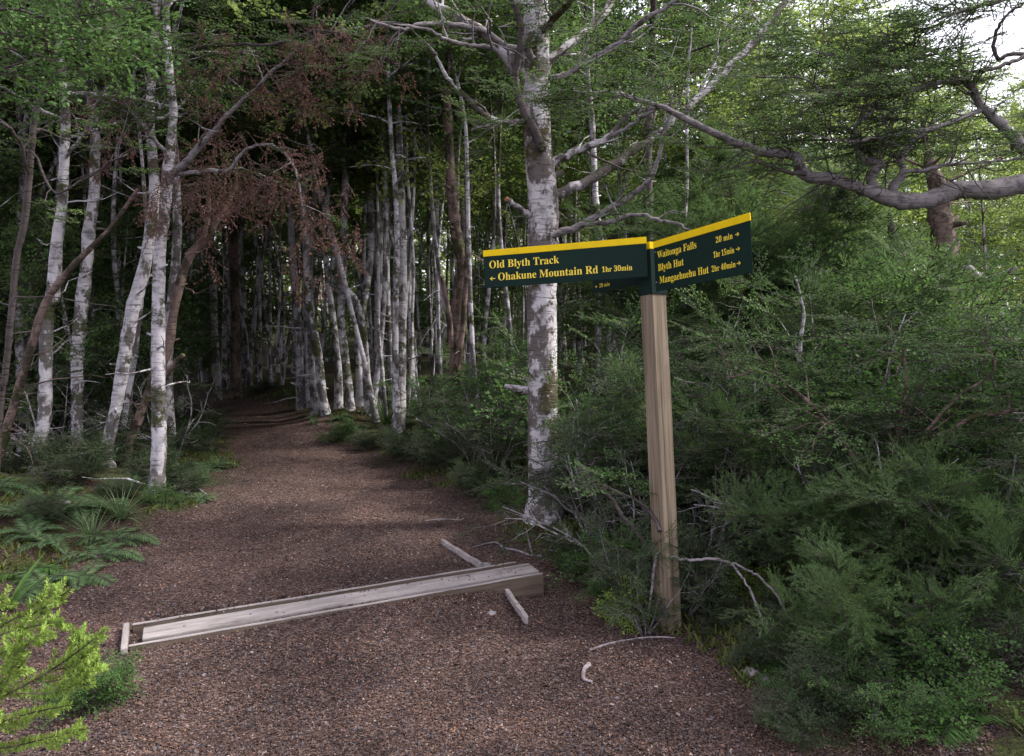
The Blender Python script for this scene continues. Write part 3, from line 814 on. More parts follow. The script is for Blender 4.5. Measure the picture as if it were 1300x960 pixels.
def traced_tree(name, label, trunk, d0, d1, bark, top_z, limbs=(), crown=None, leafm='leaf', seg=12, rough=0.045, group=None, cat='tree', lean=(0, 0), lowtwigs=0, buried=0.15, no_leaf=False):
    """trunk: pixel polyline from the ground up; carried on above the frame to top_z"""
    pts, rad = depth_path(trunk, d0, d1)
    zg = hz(pts[0][0], pts[0][1])
    pts[0][2] = zg
    base = pts[0].copy()
    root = thing(name, label, cat, tuple(base), group)
    # root flare below
    pre = np.array([[base[0], base[1], zg - buried]])
    P0 = np.vstack([pre, pts]); R0 = np.append(rad[0] * 1.8, rad); R0[1] *= 1.3
    if top_z > pts[-1][2] + .3:
        n = int((top_z - pts[-1][2]) / .6) + 1
        d = unit(pts[-1] - pts[-2]); d = unit([d[0] * .5 + lean[0], d[1] * .5 + lean[1], 1])
        ext, _ = wiggle(pts[-1], d, top_z - pts[-1][2], n, .12, .03)
        P0 = np.vstack([P0, ext[1:]]); R0 = np.append(R0, np.linspace(rad[-1], .012, n + 1)[1:])
    sp, sr = smooth_path(P0, R0, 6)
    sp = sp - base
    wood, leaf, dead = MB(), MB(), MB()
    tube(wood, sp, sr, seg, 0, rough)
    # knots and collars
    for k in range(int(6)):
        i = rng.integers(4, len(sp) - 4)
        a = rng.uniform(0, 6.28); d = np.array([math.cos(a), math.sin(a), .3])
        st, _ = wiggle(sp[i] + d * sr[i] * .5, d, sr[i] * rng.uniform(.9, 2.2), 2, .2)
        tube(wood, st, [sr[i] * .4, sr[i] * .26, sr[i] * .16], 6, 0)
    if crown:
        crown_branches(wood, leaf, sp, sr, crown.get('z0', 2.6) - base[2], crown.get('nb', 16), crown.get('len', 1.5), crown.get('kind', 'beech'),
                       crown.get('s', .42), crown.get('nt', 4), crown.get('rise', .4), crown.get('dens', 1.0) * .62, crown.get('roll', .3), crown.get('bare', .1), clear=keep_clear(base))
    for k in range(lowtwigs):
        i = rng.integers(4, max(5, int(len(sp) * .6)))
        a = rng.uniform(0, 6.28)
        tw, _ = wiggle(sp[i], [math.cos(a), math.sin(a), rng.uniform(-.3, .7)], rng.uniform(.2, .7), 5, .35)
        tube(wood, tw, np.linspace(sr[i] * .16 + .002, .0015, 6), 4, 0)
    for lb in limbs:
        lp, lr = depth_path(lb['px'], lb['d'][0], lb['d'][1])
        lp, lr = smooth_path(lp - base, lr, 5)
        lp += rng.normal(size=lp.shape) * 0.0045
        tube(wood, lp, lr, 9, lb.get('mat', 0), rough * .8)
        if lb.get('tw', 0):
            O, D, S = sub_twigs(wood, lp, lr, lb['tw'], lb.get('tl', .45), lb.get('lo', .2), lb.get('up', .25), kids=2, mat=lb.get('mat', 0))
            kk = keep_clear(base)(O) & (rng.uniform(size=len(O)) < lb.get('dens', .8)) 
            if lb.get('leaf', True):
                put_sprays(leaf, O[kk], D[kk] * [1, 1, .3], lb.get('s', .3) * rng.uniform(.7, 1.25, kk.sum()), lb.get('kind', 'beech'), roll=.22)
        if lb.get('dead'):
            put_dead(dead, lp, lb['dead'], lb.get('ds', .3))
    w = wood.build('trunk', [M[bark], M['limbbark'], M['darkbark'], M['cut']], root)
    if leaf.v: leaf.build('crown', [M[leafm], M['twig']], root)
    if dead.v:
        o = dead.build('dead_foliage', [M['dead'], M['twig']], root); o['label'] = 'hanging red brown dead foliage'
    return root

def put_dead(mb, lp, n, s):
    t = rng.integers(int(len(lp) * .3), len(lp), n)
    O = lp[t] + rng.normal(size=(n, 3)) * [.20, .2, .16] - [0, 0, .10]
    D = np.stack([rng.normal(size=n) * .5, rng.normal(size=n) * .5, -rng.uniform(.4, 1.3, n)], -1)
    put_sprays(mb, O, D, s * rng.uniform(.6, 1.2, n), 'dead', roll=1.0)

CR = lambda **k: k
# --- the big silver trunk behind the sign
traced_tree('beech_tree', 'thick silver beech trunk with mossy crotches directly behind the left half of the sign', 
    [(691, 668, 42), (690, 620, 39), (689, 500, 38), (688, 400, 38), (688, 330, 37), (690, 280, 38), (689, 240, 38), (684, 200, 35), (682, 150, 33), (681, 90, 34), (681, 40, 31), (680, -10, 31), (683, -120, 27)],
    5.5, 5.6, 'mainbark', 7.6, seg=20, rough=.03, limbs=[
    dict(px=[(688, 188, 13), (684, 180, 13), (671, 151, 11), (653, 107, 9), (659, 69, 9), (661, 34, 8), (648, -6, 6)], d=(5.45, 5.25), mat=2),
    dict(px=[(673, 160, 8), (662, 155, 7), (650, 155, 6), (629, 156, 5), (598, 165, 3)], d=(5.5, 5.2), tw=3, tl=.2, s=.2, mat=1),
    dict(px=[(650, 156, 5), (629, 153, 8), (609, 141, 7), (585, 117, 6), (564, 93, 5), (549, 62, 3)], d=(5.4, 5.1), tw=3, tl=.3, s=.2, dens=.3),
    dict(px=[(672, 95, 14), (667, 89, 13), (650, 76, 13), (622, 48, 12), (581, 21, 11), (543, 0, 10), (480, -60, 6)], d=(5.6, 5.9), tw=5),
    dict(px=[(677, 76, 9), (667, 62, 9), (643, 60, 8), (616, 41, 8), (567, 31, 7), (533, 31, 6), (509, 38, 5), (470, 25, 3)], d=(5.5, 5.0), tw=7, tl=.4, s=.25, dens=.4, mat=1),
    dict(px=[(656, 104, 7), (650, 92, 6), (626, 62, 6), (595, 58, 5), (567, 50, 5), (540, 38, 4), (500, 30, 2)], d=(5.4, 4.9), tw=6, tl=.4, s=.25, dens=.3, mat=1),
    dict(px=[(692, 86, 13), (698, 76, 12), (722, 58, 11), (750, 34, 10), (774, 7, 9), (800, -40, 7)], d=(5.6, 6.0), tw=5),
    dict(px=[(692, 36, 10), (698, 31, 10), (712, 14, 8), (735, -10, 6)], d=(5.5, 5.2), tw=4),
    dict(px=[(690, 212, 12), (702, 206, 11), (729, 193, 10), (752, 184, 9), (770, 175, 8), (801, 144, 6), (818, 127, 4), (850, 100, 2)], d=(5.6, 5.6), tw=6, tl=.4, s=.28, dens=.5),
    dict(px=[(768, 176, 6), (794, 165, 5), (829, 141, 4), (860, 130, 2)], d=(5.6, 5.3), tw=5, tl=.35, s=.25, dens=.5, mat=1),
    dict(px=[(697, 252, 17), (715, 244, 14), (746, 230, 13), (784, 206, 12), (818, 182, 10), (842, 165, 10), (870, 141, 9), (918, 93, 9), (956, 55, 9), (997, 3, 8), (1040, -60, 5)], d=(5.6, 6.4), tw=9, tl=.5, s=.3, dens=.5, lo=.4),
    dict(px=[(694, 302, 11), (708, 296, 10), (739, 285, 9), (774, 265, 8), (812, 241, 7), (829, 220, 6), (839, 186, 5), (848, 155, 4), (856, 120, 2)], d=(5.5, 5.3), tw=7, tl=.4, s=.25, dens=.4, mat=1),
    dict(px=[(739, 285, 6), (774, 282, 6), (808, 272, 5), (840, 280, 4), (870, 287, 3)], d=(5.45, 5.1), tw=4, tl=.3, s=.22, dens=.35, mat=1),
    dict(px=[(696, 100, 8), (720, 95, 8), (739, 83, 7), (760, 69, 7), (788, 52, 6), (808, 31, 6), (843, 10, 5), (880, -10, 4)], d=(5.5, 5.3), tw=6, dens=.5, mat=1),
    dict(px=[(676, 274, 9), (666, 270, 8), (655, 262, 7), (644, 254, 7)], d=(5.5, 5.35)),
    dict(px=[(644.5, 254.4, 5.2), (643.2, 253.4, 4.8)], d=(5.352, 5.345), mat=3),
    ], crown=CR(z0=3.9, nb=26, len=2.2, s=.45, dens=.75))

# moss tufts in the crotches of that trunk are part of its bark; dead leaves of the left trees follow
# --- left hand group of pale trunks
traced_tree('beech_tree', 'straightest brightest white trunk standing at the left edge of the track', 
    [(198, 641, 21), (200, 600, 19), (202, 560, 18), (201, 480, 17), (201, 400, 16), (203, 317, 15), (209, 270, 14), (213, 220, 14), (219, 160, 10), (220, 137, 10), (215, 86, 9), (210, 0, 8), (210, -80, 8)],
    6.05, 6.2, 'palebark', 6.8, seg=16, rough=.03, limbs=[
    dict(px=[(213, 232, 9), (222, 218, 10), (237, 206, 10), (265, 172, 8), (310, 125, 5), (370, 70, 4), (430, 40, 3), (500, 30, 2)], d=(6.1, 5.9), tw=6, s=.28, dens=.3, dead=28, ds=.3, mat=1),
    dict(px=[(222, 222, 6), (237, 220, 6), (264, 217, 6), (292, 215, 5), (313, 189, 4), (345, 185, 3), (375, 215, 3), (385, 270, 2)], d=(6.1, 5.8), tw=4, dens=.1, dead=58, ds=.36, mat=1),
    dict(px=[(214, 200, 5), (190, 170, 5), (165, 140, 4), (150, 110, 3)], d=(6.1, 5.8), tw=6, s=.25, dead=14, mat=1),
    dict(px=[(216, 74, 5), (250, 60, 5), (300, 58, 4), (355, 55, 4), (400, 40, 3), (470, 45, 2)], d=(6.1, 5.6), tw=7, s=.3, dead=34, mat=2),
    ], crown=CR(z0=3.3, nb=16, len=1.5, s=.4, dens=.8), lowtwigs=6)
traced_tree('beech_tree', 'pale trunk leaning right, kinked near its foot, left of the brightest white trunk',
    [(138, 619, 15), (137, 590, 14), (136, 570, 15), (148, 513, 15), (158, 455, 16), (168, 396, 17), (182, 345, 16), (192, 290, 14), (196, 230, 13), (190, 150, 11), (196, 60, 9), (200, -40, 8)],
    6.65, 6.9, 'palebark', 6.5, seg=14, crown=CR(z0=2.9, nb=16, len=1.5, s=.4), lowtwigs=8)
traced_tree('beech_tree', 'slim pale trunk with a faint S bend between leaning trunk and mossy trunk',
    [(101, 596, 15), (98, 560, 14), (98, 506, 14), (98, 455, 15), (103, 396, 16), (110, 334, 15), (113, 292, 15), (120, 240, 13), (121, 137, 12), (122, 100, 11), (122, 0, 10)],
    7.3, 7.4, 'palebark', 6.9, seg=14, crown=CR(z0=2.8, nb=16, len=1.6, s=.42), lowtwigs=8,
    limbs=[dict(px=[(121, 150, 9), (112, 110, 9), (104, 70, 8), (96, 20, 6)], d=(7.3, 7.1), tw=4)])
traced_tree('beech_tree', 'pale trunk ringed by two dark moss collars near the left side of the picture',
    [(47, 620, 14), (48, 590, 15), (50, 562, 17), (57, 523, 16), (58, 455, 15), (60, 393, 17), (67, 375, 17), (72, 310, 14), (79, 258, 12), (82, 192, 12), (83, 144, 11), (76, 60, 9), (80, -20, 8)],
    6.6, 6.7, 'palebark', 6.6, seg=14, crown=CR(z0=2.6, nb=16, len=1.5, s=.4), lowtwigs=9)
traced_tree('beech_tree', 'thin dark crooked trunk at the far left, in front of the pale ones',
    [(-12, 600, 9), (0, 520, 8), (7, 472, 8), (14, 403, 8), (21, 327, 8), (31, 282, 8), (38, 213, 8), (45, 144, 8), (65, 96, 7), (76, 65, 6), (100, 28, 5), (120, 0, 4)],
    4.9, 4.6, 'darkbark', 3.8, seg=8, crown=CR(z0=2.5, nb=9, len=.9, s=.28, dens=.7), lowtwigs=8,
    limbs=[dict(px=[(70, 80, 4), (62, 50, 4), (50, 20, 3)], d=(4.6, 4.5), tw=4, s=.2), dict(px=[(38, 220, 4), (20, 170, 4), (-10, 150, 3)], d=(4.7, 4.4), tw=4, s=.2),
           dict(px=[(40, 190, 3), (70, 245, 3), (110, 225, 3), (160, 195, 2)], d=(4.65, 4.7), tw=5, s=.2, dens=.5)])
traced_tree('beech_tree', 'slanting brown stem crossing behind the thin dark trunk at the far left',
    [(-20, 640, 11), (0, 578, 11), (10, 540, 11), (27, 482, 10), (41, 437, 10), (60, 380, 9), (100, 330, 8), (140, 290, 6), (175, 240, 4)],
    5.9, 6.1, 'brownbark', 0, seg=8, lowtwigs=10)
traced_tree('beech_tree', 'long brown curved trunk leaning right behind the brightest white trunk',
    [(158, 590, 10), (172, 540, 10), (192, 489, 10), (213, 444, 11), (223, 382, 11), (240, 327, 11), (265, 300, 9), (275, 280, 8), (287, 262, 6), (299, 235, 5), (300, 200, 3)],
    6.9, 7.0, 'brownbark', 0, seg=10, lowtwigs=5,
    limbs=[dict(px=[(208, 480, 8), (216, 470, 8), (232, 449, 6)], d=(6.7, 6.5)),
           dict(px=[(250, 312, 6), (262, 290, 6), (265, 250, 5), (262, 215, 4)], d=(6.95, 6.9), tw=2, leaf=False),
           dict(px=[(176, 540, 6), (188, 500, 5), (194, 440, 4), (196, 380, 3)], d=(6.9, 7.1))])
traced_tree('beech_tree', 'slim white stem close behind the kinked leaning trunk',
    [(152, 570, 7), (160, 520, 7), (168, 470, 7), (175, 420, 7), (180, 370, 6), (186, 300, 5), (180, 200, 4)], 7.4, 7.4, 'palebark', 5.5, seg=8, crown=CR(z0=3.2, nb=8, len=1, s=.36))
traced_tree('beech_tree', 'grey twin-looking trunk leaning at the far left edge, behind the mossy one',
    [(20, 600, 9), (28, 540, 10), (32, 470, 11), (40, 400, 12), (44, 330, 12), (36, 240, 11), (26, 150, 9), (20, 60, 8)], 8.2, 8.3, 'greybark', 6.5, seg=10, crown=CR(z0=2.5, nb=13, len=1.5, s=.42), lowtwigs=6)
traced_tree('beech_tree', 'thin pale tree standing alone in the gap right of the brightest white trunk',
    [(229, 512, 6), (230, 490, 6), (236, 440, 6), (237, 403, 6), (241, 345, 6), (244, 280, 6), (240, 200, 5), (246, 100, 4)], 10.5, 10.6, 'palebark', 7.2, seg=8, crown=CR(z0=3.6, nb=12, len=1.3, s=.5, kind='coarse'))
traced_tree('beech_tree', 'pale thin tree with a slight lean behind the end of the track',
    [(277, 504, 9), (274, 450, 9), (272, 403, 9), (269, 340, 10), (266, 280, 9), (264, 200, 8), (270, 100, 7), (272, 0, 6)], 12.6, 12.8, 'greybark', 8, seg=8, crown=CR(z0=3.8, nb=14, len=1.7, s=.55, kind='coarse'))
traced_tree('beech_tree', 'stout brown trunk where the track bends out of sight',
    [(300, 508, 14), (299, 460, 12), (299, 403, 12), (297, 340, 12), (296, 260, 10), (300, 150, 9), (302, 40, 8)], 12.4, 12.6, 'brownbark', 8.3, seg=8, crown=CR(z0=4, nb=14, len=1.7, s=.55, kind='coarse'))
traced_tree('beech_tree', 'grey trunk on the mound right of the bend, left of two pale ones',
    [(383, 520, 12), (380, 470, 11), (378, 403, 10), (371, 321, 9), (368, 250, 9), (362, 160, 8), (370, 60, 7)], 10.9, 11, 'palebark', 7.6, seg=10, crown=CR(z0=3.5, nb=14, len=1.5, s=.5, kind='coarse'), lowtwigs=4)
traced_tree('beech_tree', 'tall pale trunk curving to the right on the mossy mound beside the track',
    [(414, 535, 11), (409, 500, 11), (405, 460, 11), (398, 420, 11), (392, 386, 10), (388, 300, 9), (380, 220, 9), (378, 120, 8), (384, 20, 7)], 9.9, 10, 'palebark', 7.4, seg=10, crown=CR(z0=3.4, nb=14, len=1.5, s=.5, kind='coarse'), lowtwigs=5)
traced_tree('beech_tree', 'grey trunk tucked close behind the tall curving pale trunk on the mound',
    [(402, 524, 13), (398, 470, 12), (395, 420, 11), (392, 340, 10), (400, 240, 9), (408, 120, 8)], 10.4, 10.6, 'greybark', 7.4, seg=10, crown=CR(z0=3.6, nb=12, len=1.5, s=.5, kind='coarse'))
traced_tree('beech_tree', 'pale trunk with a sharp elbow halfway up, in the clump right of the mound',
    [(470, 537, 13), (467, 500, 12), (464, 455, 10), (460, 410, 9), (452, 384, 9), (438, 366, 9), (430, 350, 9), (424, 320, 8), (418, 280, 8), (400, 220, 7), (396, 140, 6)], 9.8, 9.8, 'palebark', 6.6, seg=10, crown=CR(z0=3.2, nb=12, len=1.4, s=.46, kind='coarse'), lowtwigs=4)
traced_tree('beech_tree', 'spotted pale trunk at the left of the clump right of the mound',
    [(445, 530, 11), (440, 470, 11), (433, 403, 10), (436, 340, 9), (437, 280, 9), (440, 180, 8), (444, 60, 7)], 10.0, 10.2, 'palebark', 7.4, seg=10, crown=CR(z0=3.5, nb=12, len=1.5, s=.48, kind='coarse'), lowtwigs=4)
traced_tree('beech_tree', 'pale trunk at the back of the clump, rising straight between two neighbours',
    [(458, 532, 12), (457, 480, 11), (455, 430, 10), (462, 386, 9), (470, 330, 9), (471, 280, 9), (466, 180, 8), (462, 60, 7)], 10.6, 10.8, 'farbark', 7.7, seg=10, crown=CR(z0=3.6, nb=12, len=1.5, s=.5, kind='coarse'))
traced_tree('beech_tree', 'short-looking white leaning trunk at the right foot of the clump',
    [(472, 536, 8), (476, 500, 8), (480, 465, 8), (486, 400, 7), (490, 320, 6), (488, 200, 5)], 9.7, 9.8, 'palebark', 6.2, seg=8, crown=CR(z0=3.1, nb=9, len=1.2, s=.42, kind='coarse'))
traced_tree('beech_tree', 'very thin bright white stem standing among dark bushes left of the sign',
    [(514, 548, 6), (517, 520, 5), (521, 480, 5), (523, 440, 5), (523, 403, 4), (525, 340, 4), (520, 260, 4)], 9.3, 9.3, 'palebark', 5.8, seg=7, crown=CR(z0=3.0, nb=8, len=1, s=.4, kind='coarse'))
traced_tree('beech_tree', 'dark shaggy brown trunk, widest one left of the silver trunk',
    [(579, 560, 22), (579, 500, 19), (580, 430, 18), (582, 380, 17), (588, 340, 16), (580, 300, 15), (574, 250, 14), (571, 200, 12), (567, 120, 11), (566, 40, 10), (564, -60, 9)], 8.7, 8.9, 'brownbark', 8, seg=12, rough=.07, crown=CR(z0=3.6, nb=16, len=1.7, s=.48, kind='coarse'), lowtwigs=8,
    limbs=[dict(px=[(573, 440, 7), (570, 400, 7), (566, 378, 6), (560, 350, 5)], d=(8.6, 8.4)), dict(px=[(580, 470, 8), (588, 410, 8), (592, 350, 7), (594, 280, 6), (592, 210, 5)], d=(8.6, 8.6))])
traced_tree('beech_tree', 'thin white mottled stem just right of the shaggy brown trunk',
    [(612, 560, 7), (608, 520, 7), (602, 470, 6), (598, 400, 6), (595, 310, 6), (593, 216, 5)], 8.4, 8.5, 'palebark', 6, seg=8, crown=CR(z0=3.0, nb=9, len=1.1, s=.4, kind='coarse'))
traced_tree('beech_tree', 'dark trunk seen behind the crown of the signpost, half hidden by the boards',
    [(818, 560, 16), (816, 480, 15), (820, 400, 14), (822, 330, 13), (823, 260, 12), (822, 200, 11), (826, 100, 9), (830, 0, 8)], 8.3, 8.4, 'darkbark', 7.2, seg=10, crown=CR(z0=3.6, nb=14, len=1.6, s=.45, kind='coarse', dens=.7), lowtwigs=8)
traced_tree('beech_tree', 'grey forked trunk between the silver trunk and the sign post',
    [(784, 560, 12), (780, 500, 11), (776, 440, 11), (774, 380, 10), (764, 320, 9), (756, 250, 8), (752, 160, 7)], 8.8, 9, 'farbark', 6.8, seg=10, crown=CR(z0=3.8, nb=12, len=1.4, s=.45, kind='coarse', dens=.7), lowtwigs=6)
traced_tree('beech_tree', 'slim spotted white stem just right of the sign post',
    [(858, 560, 6), (860, 500, 6), (863, 437, 5), (868, 375, 5), (866, 330, 5), (872, 240, 4)], 7.6, 7.8, 'palebark', 5.6, seg=8, crown=CR(z0=3.5, nb=8, len=1, s=.4, kind='coarse'))
# old peeling trunk on the right
traced_tree('old_tree', 'broad old trunk with peeling shaggy bark behind the thicket at the right',
    [(1175, 560, 60), (1180, 480, 52), (1192, 430, 46), (1192, 390, 40), (1196, 350, 36), (1198, 310, 30), (1192, 270, 26), (1190, 235, 20), (1180, 205, 12)], 8.6, 8.8, 'brownbark', 3.6, seg=18, rough=.12,
    crown=CR(z0=2.5, nb=7, len=1.1, s=.4, kind='coarse', dens=.7), leafm='leafsunlit',
    limbs=[dict(px=[(1180, 400, 34), (1160, 370, 26), (1145, 340, 20), (1135, 300, 12), (1128, 270, 6)], d=(8.6, 8.4), mat=2), dict(px=[(1200, 345, 14), (1225, 340, 12), (1250, 355, 9), (1290, 340, 5)], d=(8.5, 8.2), mat=1)])

# --- overhanging limb tree: trunk stands outside the frame at the right
def overhang():
    base = np.array([4.05, 4.9, hz(4.05, 4.9)])
    root = thing('overhanging_beech', 'beech whose thick crooked dark limb sweeps in from the right edge over the thicket', 'tree', tuple(base))
    wood, leaf = MB(), MB()
    tr = np.array([[4.05, 4.9, -.15], [4.03, 4.9, .4], [3.98, 4.88, 1.1], [3.9, 4.85, 1.9], [3.92, 4.9, 2.8], [4.05, 5.0, 4.0], [4.15, 5.1, 5.4], [4.1, 5.1, 6.4]])
    sp, sr = smooth_path(tr, [.2, .15, .13, .125, .1, .08, .05, .015], 6)
    tube(wood, sp - base, sr, 14, 0, .04)
    limbs = [
        ([(1475, 190, 30), (1400, 208, 29), (1340, 226, 28), (1300, 234, 26), (1255, 241, 25), (1221, 241, 23), (1180, 253, 22), (1145, 256, 20), (1111, 245, 18), (1083, 236, 14), (1053, 227, 14), (1022, 222, 15), (1011, 200, 13), (997, 196, 11), (973, 194, 11), (936, 182, 10), (894, 163, 9), (843, 138, 7), (788, 120, 4), (739, 117, 3), (705, 112, 2)], 4.85, 4.3, 50, .42),
        ([(1114, 246, 14), (1106, 228, 12), (1110, 216, 11), (1119, 209, 10), (1108, 205, 9), (1095, 202, 8), (1087, 186, 7), (1083, 165, 6), (1101, 144, 5), (1125, 120, 3)], 4.6, 4.5, 22, .4),
        ([(1130, 252, 13), (1134, 238, 11), (1145, 220, 9), (1146, 196, 7), (1169, 172, 5), (1190, 150, 3)], 4.63, 4.9, 18, .4),
        ([(1145, 220, 6), (1160, 216, 6), (1176, 216, 6), (1204, 209, 4), (1260, 205, 3), (1300, 200, 2)], 4.63, 4.4, 16, .4),
        ([(1470, 230, 20), (1400, 215, 18), (1340, 205, 17), (1300, 189, 16), (1272, 158, 13), (1248, 137, 11), (1238, 118, 9), (1231, 107, 8), (1221, 100, 7), (1180, 107, 6), (1145, 117, 6), (1101, 120, 5), (1049, 119, 4), (1020, 100, 3), (960, 98, 2)], 5.0, 4.3, 52, .42),
        ([(1248, 137, 7), (1204, 158, 6), (1152, 168, 5), (1094, 179, 4), (1050, 176, 3), (1010, 165, 2)], 4.7, 4.2, 26, .4),
        ([(1231, 107, 5), (1215, 80, 4), (1170, 60, 3), (1120, 50, 2)], 4.7, 4.6, 20, .4),
        ([(1420, 60, 9), (1340, 65, 7), (1300, 73, 5), (1275, 83, 5), (1248, 90, 4), (1220, 92, 3)], 4.9, 4.5, 2, .2),
        ([(1420, 90, 8), (1300, 70, 5), (1266, 75, 5), (1264, 45, 4), (1276, 22, 3), (1300, 5, 3)], 4.9, 4.6, 3, .25),
        ([(1400, -30, 12), (1340, -20, 9), (1290, -5, 7), (1240, 8, 5), (1190, 25, 3)], 4.9, 4.6, 20, .4),
        ([(1236, 115, 5), (1190, 85, 4), (1130, 85, 3), (1060, 70, 3), (1000, 60, 2)], 4.7, 4.9, 26, .42),
        ([(1022, 222, 7), (985, 215, 4), (960, 205, 3), (930, 212, 2)], 4.45, 4.2, 4, .25),
    ]
    for px, d0, d1, n, tl in limbs:
        lp, lr = depth_path([(a, b, w) for a, b, w in px], d0, d1)
        lp, lr = smooth_path(lp, lr, 5)
        lp = lp - base + rng.normal(size=lp.shape) * .004
        tube(wood, lp, lr, 12, 0 if n > 4 else 1, .05)
        O, D, S = sub_twigs(wood, lp, lr, n, tl, .38 if n == 50 else .3, .16, out=(0, 0, .25), kids=2, mat=1, rmax=.0045)
        W = O + base
        py = 390 - F * (W[:, 2] - CAMZ) / W[:, 1]; pxx = 650 + F * W[:, 0] / W[:, 1]
        # thin over the open sky at the upper right, none below the limb
        k = (py < 232) & ~((pxx > 1190) & (py > 25) & (py < 150) & (rng.uniform(size=len(O)) < .9))
        k &= rng.uniform(size=len(O)) < .55
        if n == 50:      # bare along the thick part of the limb
            k &= ~((pxx > 905) & (py > np.interp(pxx, [880, 1010, 1053, 1111, 1180, 1300], [150, 185, 212, 232, 240, 220])))
        elif n > 4: k &= ~((pxx > 900) & (py > np.interp(pxx, [880, 1010, 1053, 1111, 1180, 1300], [140, 182, 196, 205, 215, 205])))
        k &= ~((np.hypot((pxx - 1140) / 110, (py - 170) / 55) < 1) & (rng.uniform(size=len(O)) < .45))
        put_sprays(leaf, O[k], D[k] * [1, 1, .18] + rng.normal(size=D[k].shape) * [.3, .3, .05], .22 * rng.uniform(.7, 1.3, k.sum()), 'beech', roll=.16)
    lw = np.array([[0, 0, 0]])
    crown_branches(wood, leaf, sp - base, sr, 4.2, 9, 1.5, 'beech', .4, 4, dens=.4)
    wood.build('trunk', [M['limbbark'], M['darkbark']], root)
    leaf.build('crown', [M['leaf'], M['twig']], root)
overhang()

# ------------------------------------------------------------------ shared tree kinds for the forest behind
def copy_tree(root, loc, rz, s, label, group):
    r = root.copy(); col.objects.link(r); r.location = loc; r.rotation_euler = (0, 0, rz); r.scale = (s, s, s * rng.uniform(.92, 1.1))
    r['label'] = label
    if group: r['group'] = group
    for ch in root.children:
        c = ch.copy(); col.objects.link(c); c.parent = r
    return r

def tree_kind(name, label, group, Ht, r0, bark, leafm, z0, nb, bl, kind='coarse', s=.6, nt=4, dens=1, lean=.06, bare=.12, rise=.4, low=6, cat='tree', kids=1, stems=1):
    root = thing(name, label, cat, (0, -30, 0), group)
    wood, leaf = MB(), MB()
    n = int(Ht / .7)
    for q in range(stems):
        aq = q * 2.2 + rng.uniform(0, 1); off = 0 if stems == 1 else rng.uniform(.12, .4)
        sp, _ = wiggle((math.cos(aq) * off, math.sin(aq) * off, 0), (rng.normal() * lean + math.cos(aq) * off * .15, rng.normal() * lean + math.sin(aq) * off * .15, 1), Ht * (1 if q == 0 else rng.uniform(.7, .95)), n, .10, .05)
        sp[0] -= (0, 0, .2); sr = np.linspace(r0 * (1 if q == 0 else rng.uniform(.6, .9)), .012, n + 1); sr[0] *= 1.5
        sp, sr = smooth_path(sp, sr, 4)
        tube(wood, sp, sr, 9, 0, .05)
        crown_branches(wood, leaf, sp, sr, z0, nb if q == 0 else nb // 2, bl, kind, s, nt, rise, dens, .35, bare, kids=kids)
    for k in range(low):
        i = rng.integers(2, int(len(sp) * .6)); a = rng.uniform(0, 6.28)
        tw, _ = wiggle(sp[i], [math.cos(a), math.sin(a), rng.uniform(-.2, .7)], rng.uniform(.3, 1.0), 5, .35)
        tube(wood, tw, np.linspace(.008, .002, 6), 4, 0)
    wood.build('trunk', [M[bark]], root); leaf.build('crown', [M[leafm], M['twig']], root)
    return root

free = {}
def placed(kind_root, key):
    pass

KINDS = [
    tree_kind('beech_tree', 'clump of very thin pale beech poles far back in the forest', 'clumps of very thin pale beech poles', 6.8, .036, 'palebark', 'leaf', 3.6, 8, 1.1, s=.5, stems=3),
    tree_kind('beech_tree', 'slender pale beech standing far back in the forest', 'slender pale beeches far back in the forest', 8.2, .060, 'farbark', 'leafsunlit', 3.6, 11, 1.4),
    tree_kind('beech_tree', 'slender pale beech standing far back in the forest', 'slender pale beeches far back in the forest', 7.6, .050, 'palebark', 'leafsunlit', 3.2, 12, 1.4),
    tree_kind('beech_tree', 'dark-barked beech added out of view beside or behind the camera', 'dark beeches added out of view around the camera', 8.6, .085, 'brownbark', 'leafdark', 3.4, 14, 1.7),
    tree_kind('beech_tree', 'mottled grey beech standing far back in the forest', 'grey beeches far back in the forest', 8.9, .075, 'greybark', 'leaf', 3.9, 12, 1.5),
    tree_kind('beech_tree', 'beech with leaves coloured as sunlit, standing far back in the forest', 'light-leaved beeches far back in the forest', 7.8, .055, 'farbark', 'leafsunlit', 2.6, 15, 1.6),
    tree_kind('beech_sapling', 'taller leafy beech sapling among the far trunks', 'taller beech saplings among the far trunks', 4.6, .03, 'greybark', 'leaf', .5, 20, 1.3, bare=.0, s=.5, cat='sapling'),
    tree_kind('beech_sapling', 'low leafy green beech sapling among the far trunks', 'green beech saplings among the far trunks', 4.0, .028, 'farbark', 'leaf', .7, 20, 1.2, bare=.0, s=.5, cat='sapling'),
]
used_kind = [False] * len(KINDS)
def forest(kinds, x, y, s=1.0, rz=None):
    k = kinds[rng.integers(0, len(kinds))]
    rz = rng.uniform(0, 6.28) if rz is None else rz
    z = hz(x, y)
    R = KINDS[k]
    if not used_kind[k]:
        used_kind[k] = True; R.location = (x, y, z); R.rotation_euler = (0, 0, rz); R.scale = (s, s, s); return R
    return copy_tree(R, (x, y, z), rz, s, R['label'], R['group'])

spots = []
def try_spot(x, y, mind):
    for a, b in spots:
        if (a - x) ** 2 + (b - y) ** 2 < mind * mind: return False
    spots.append((x, y)); return True

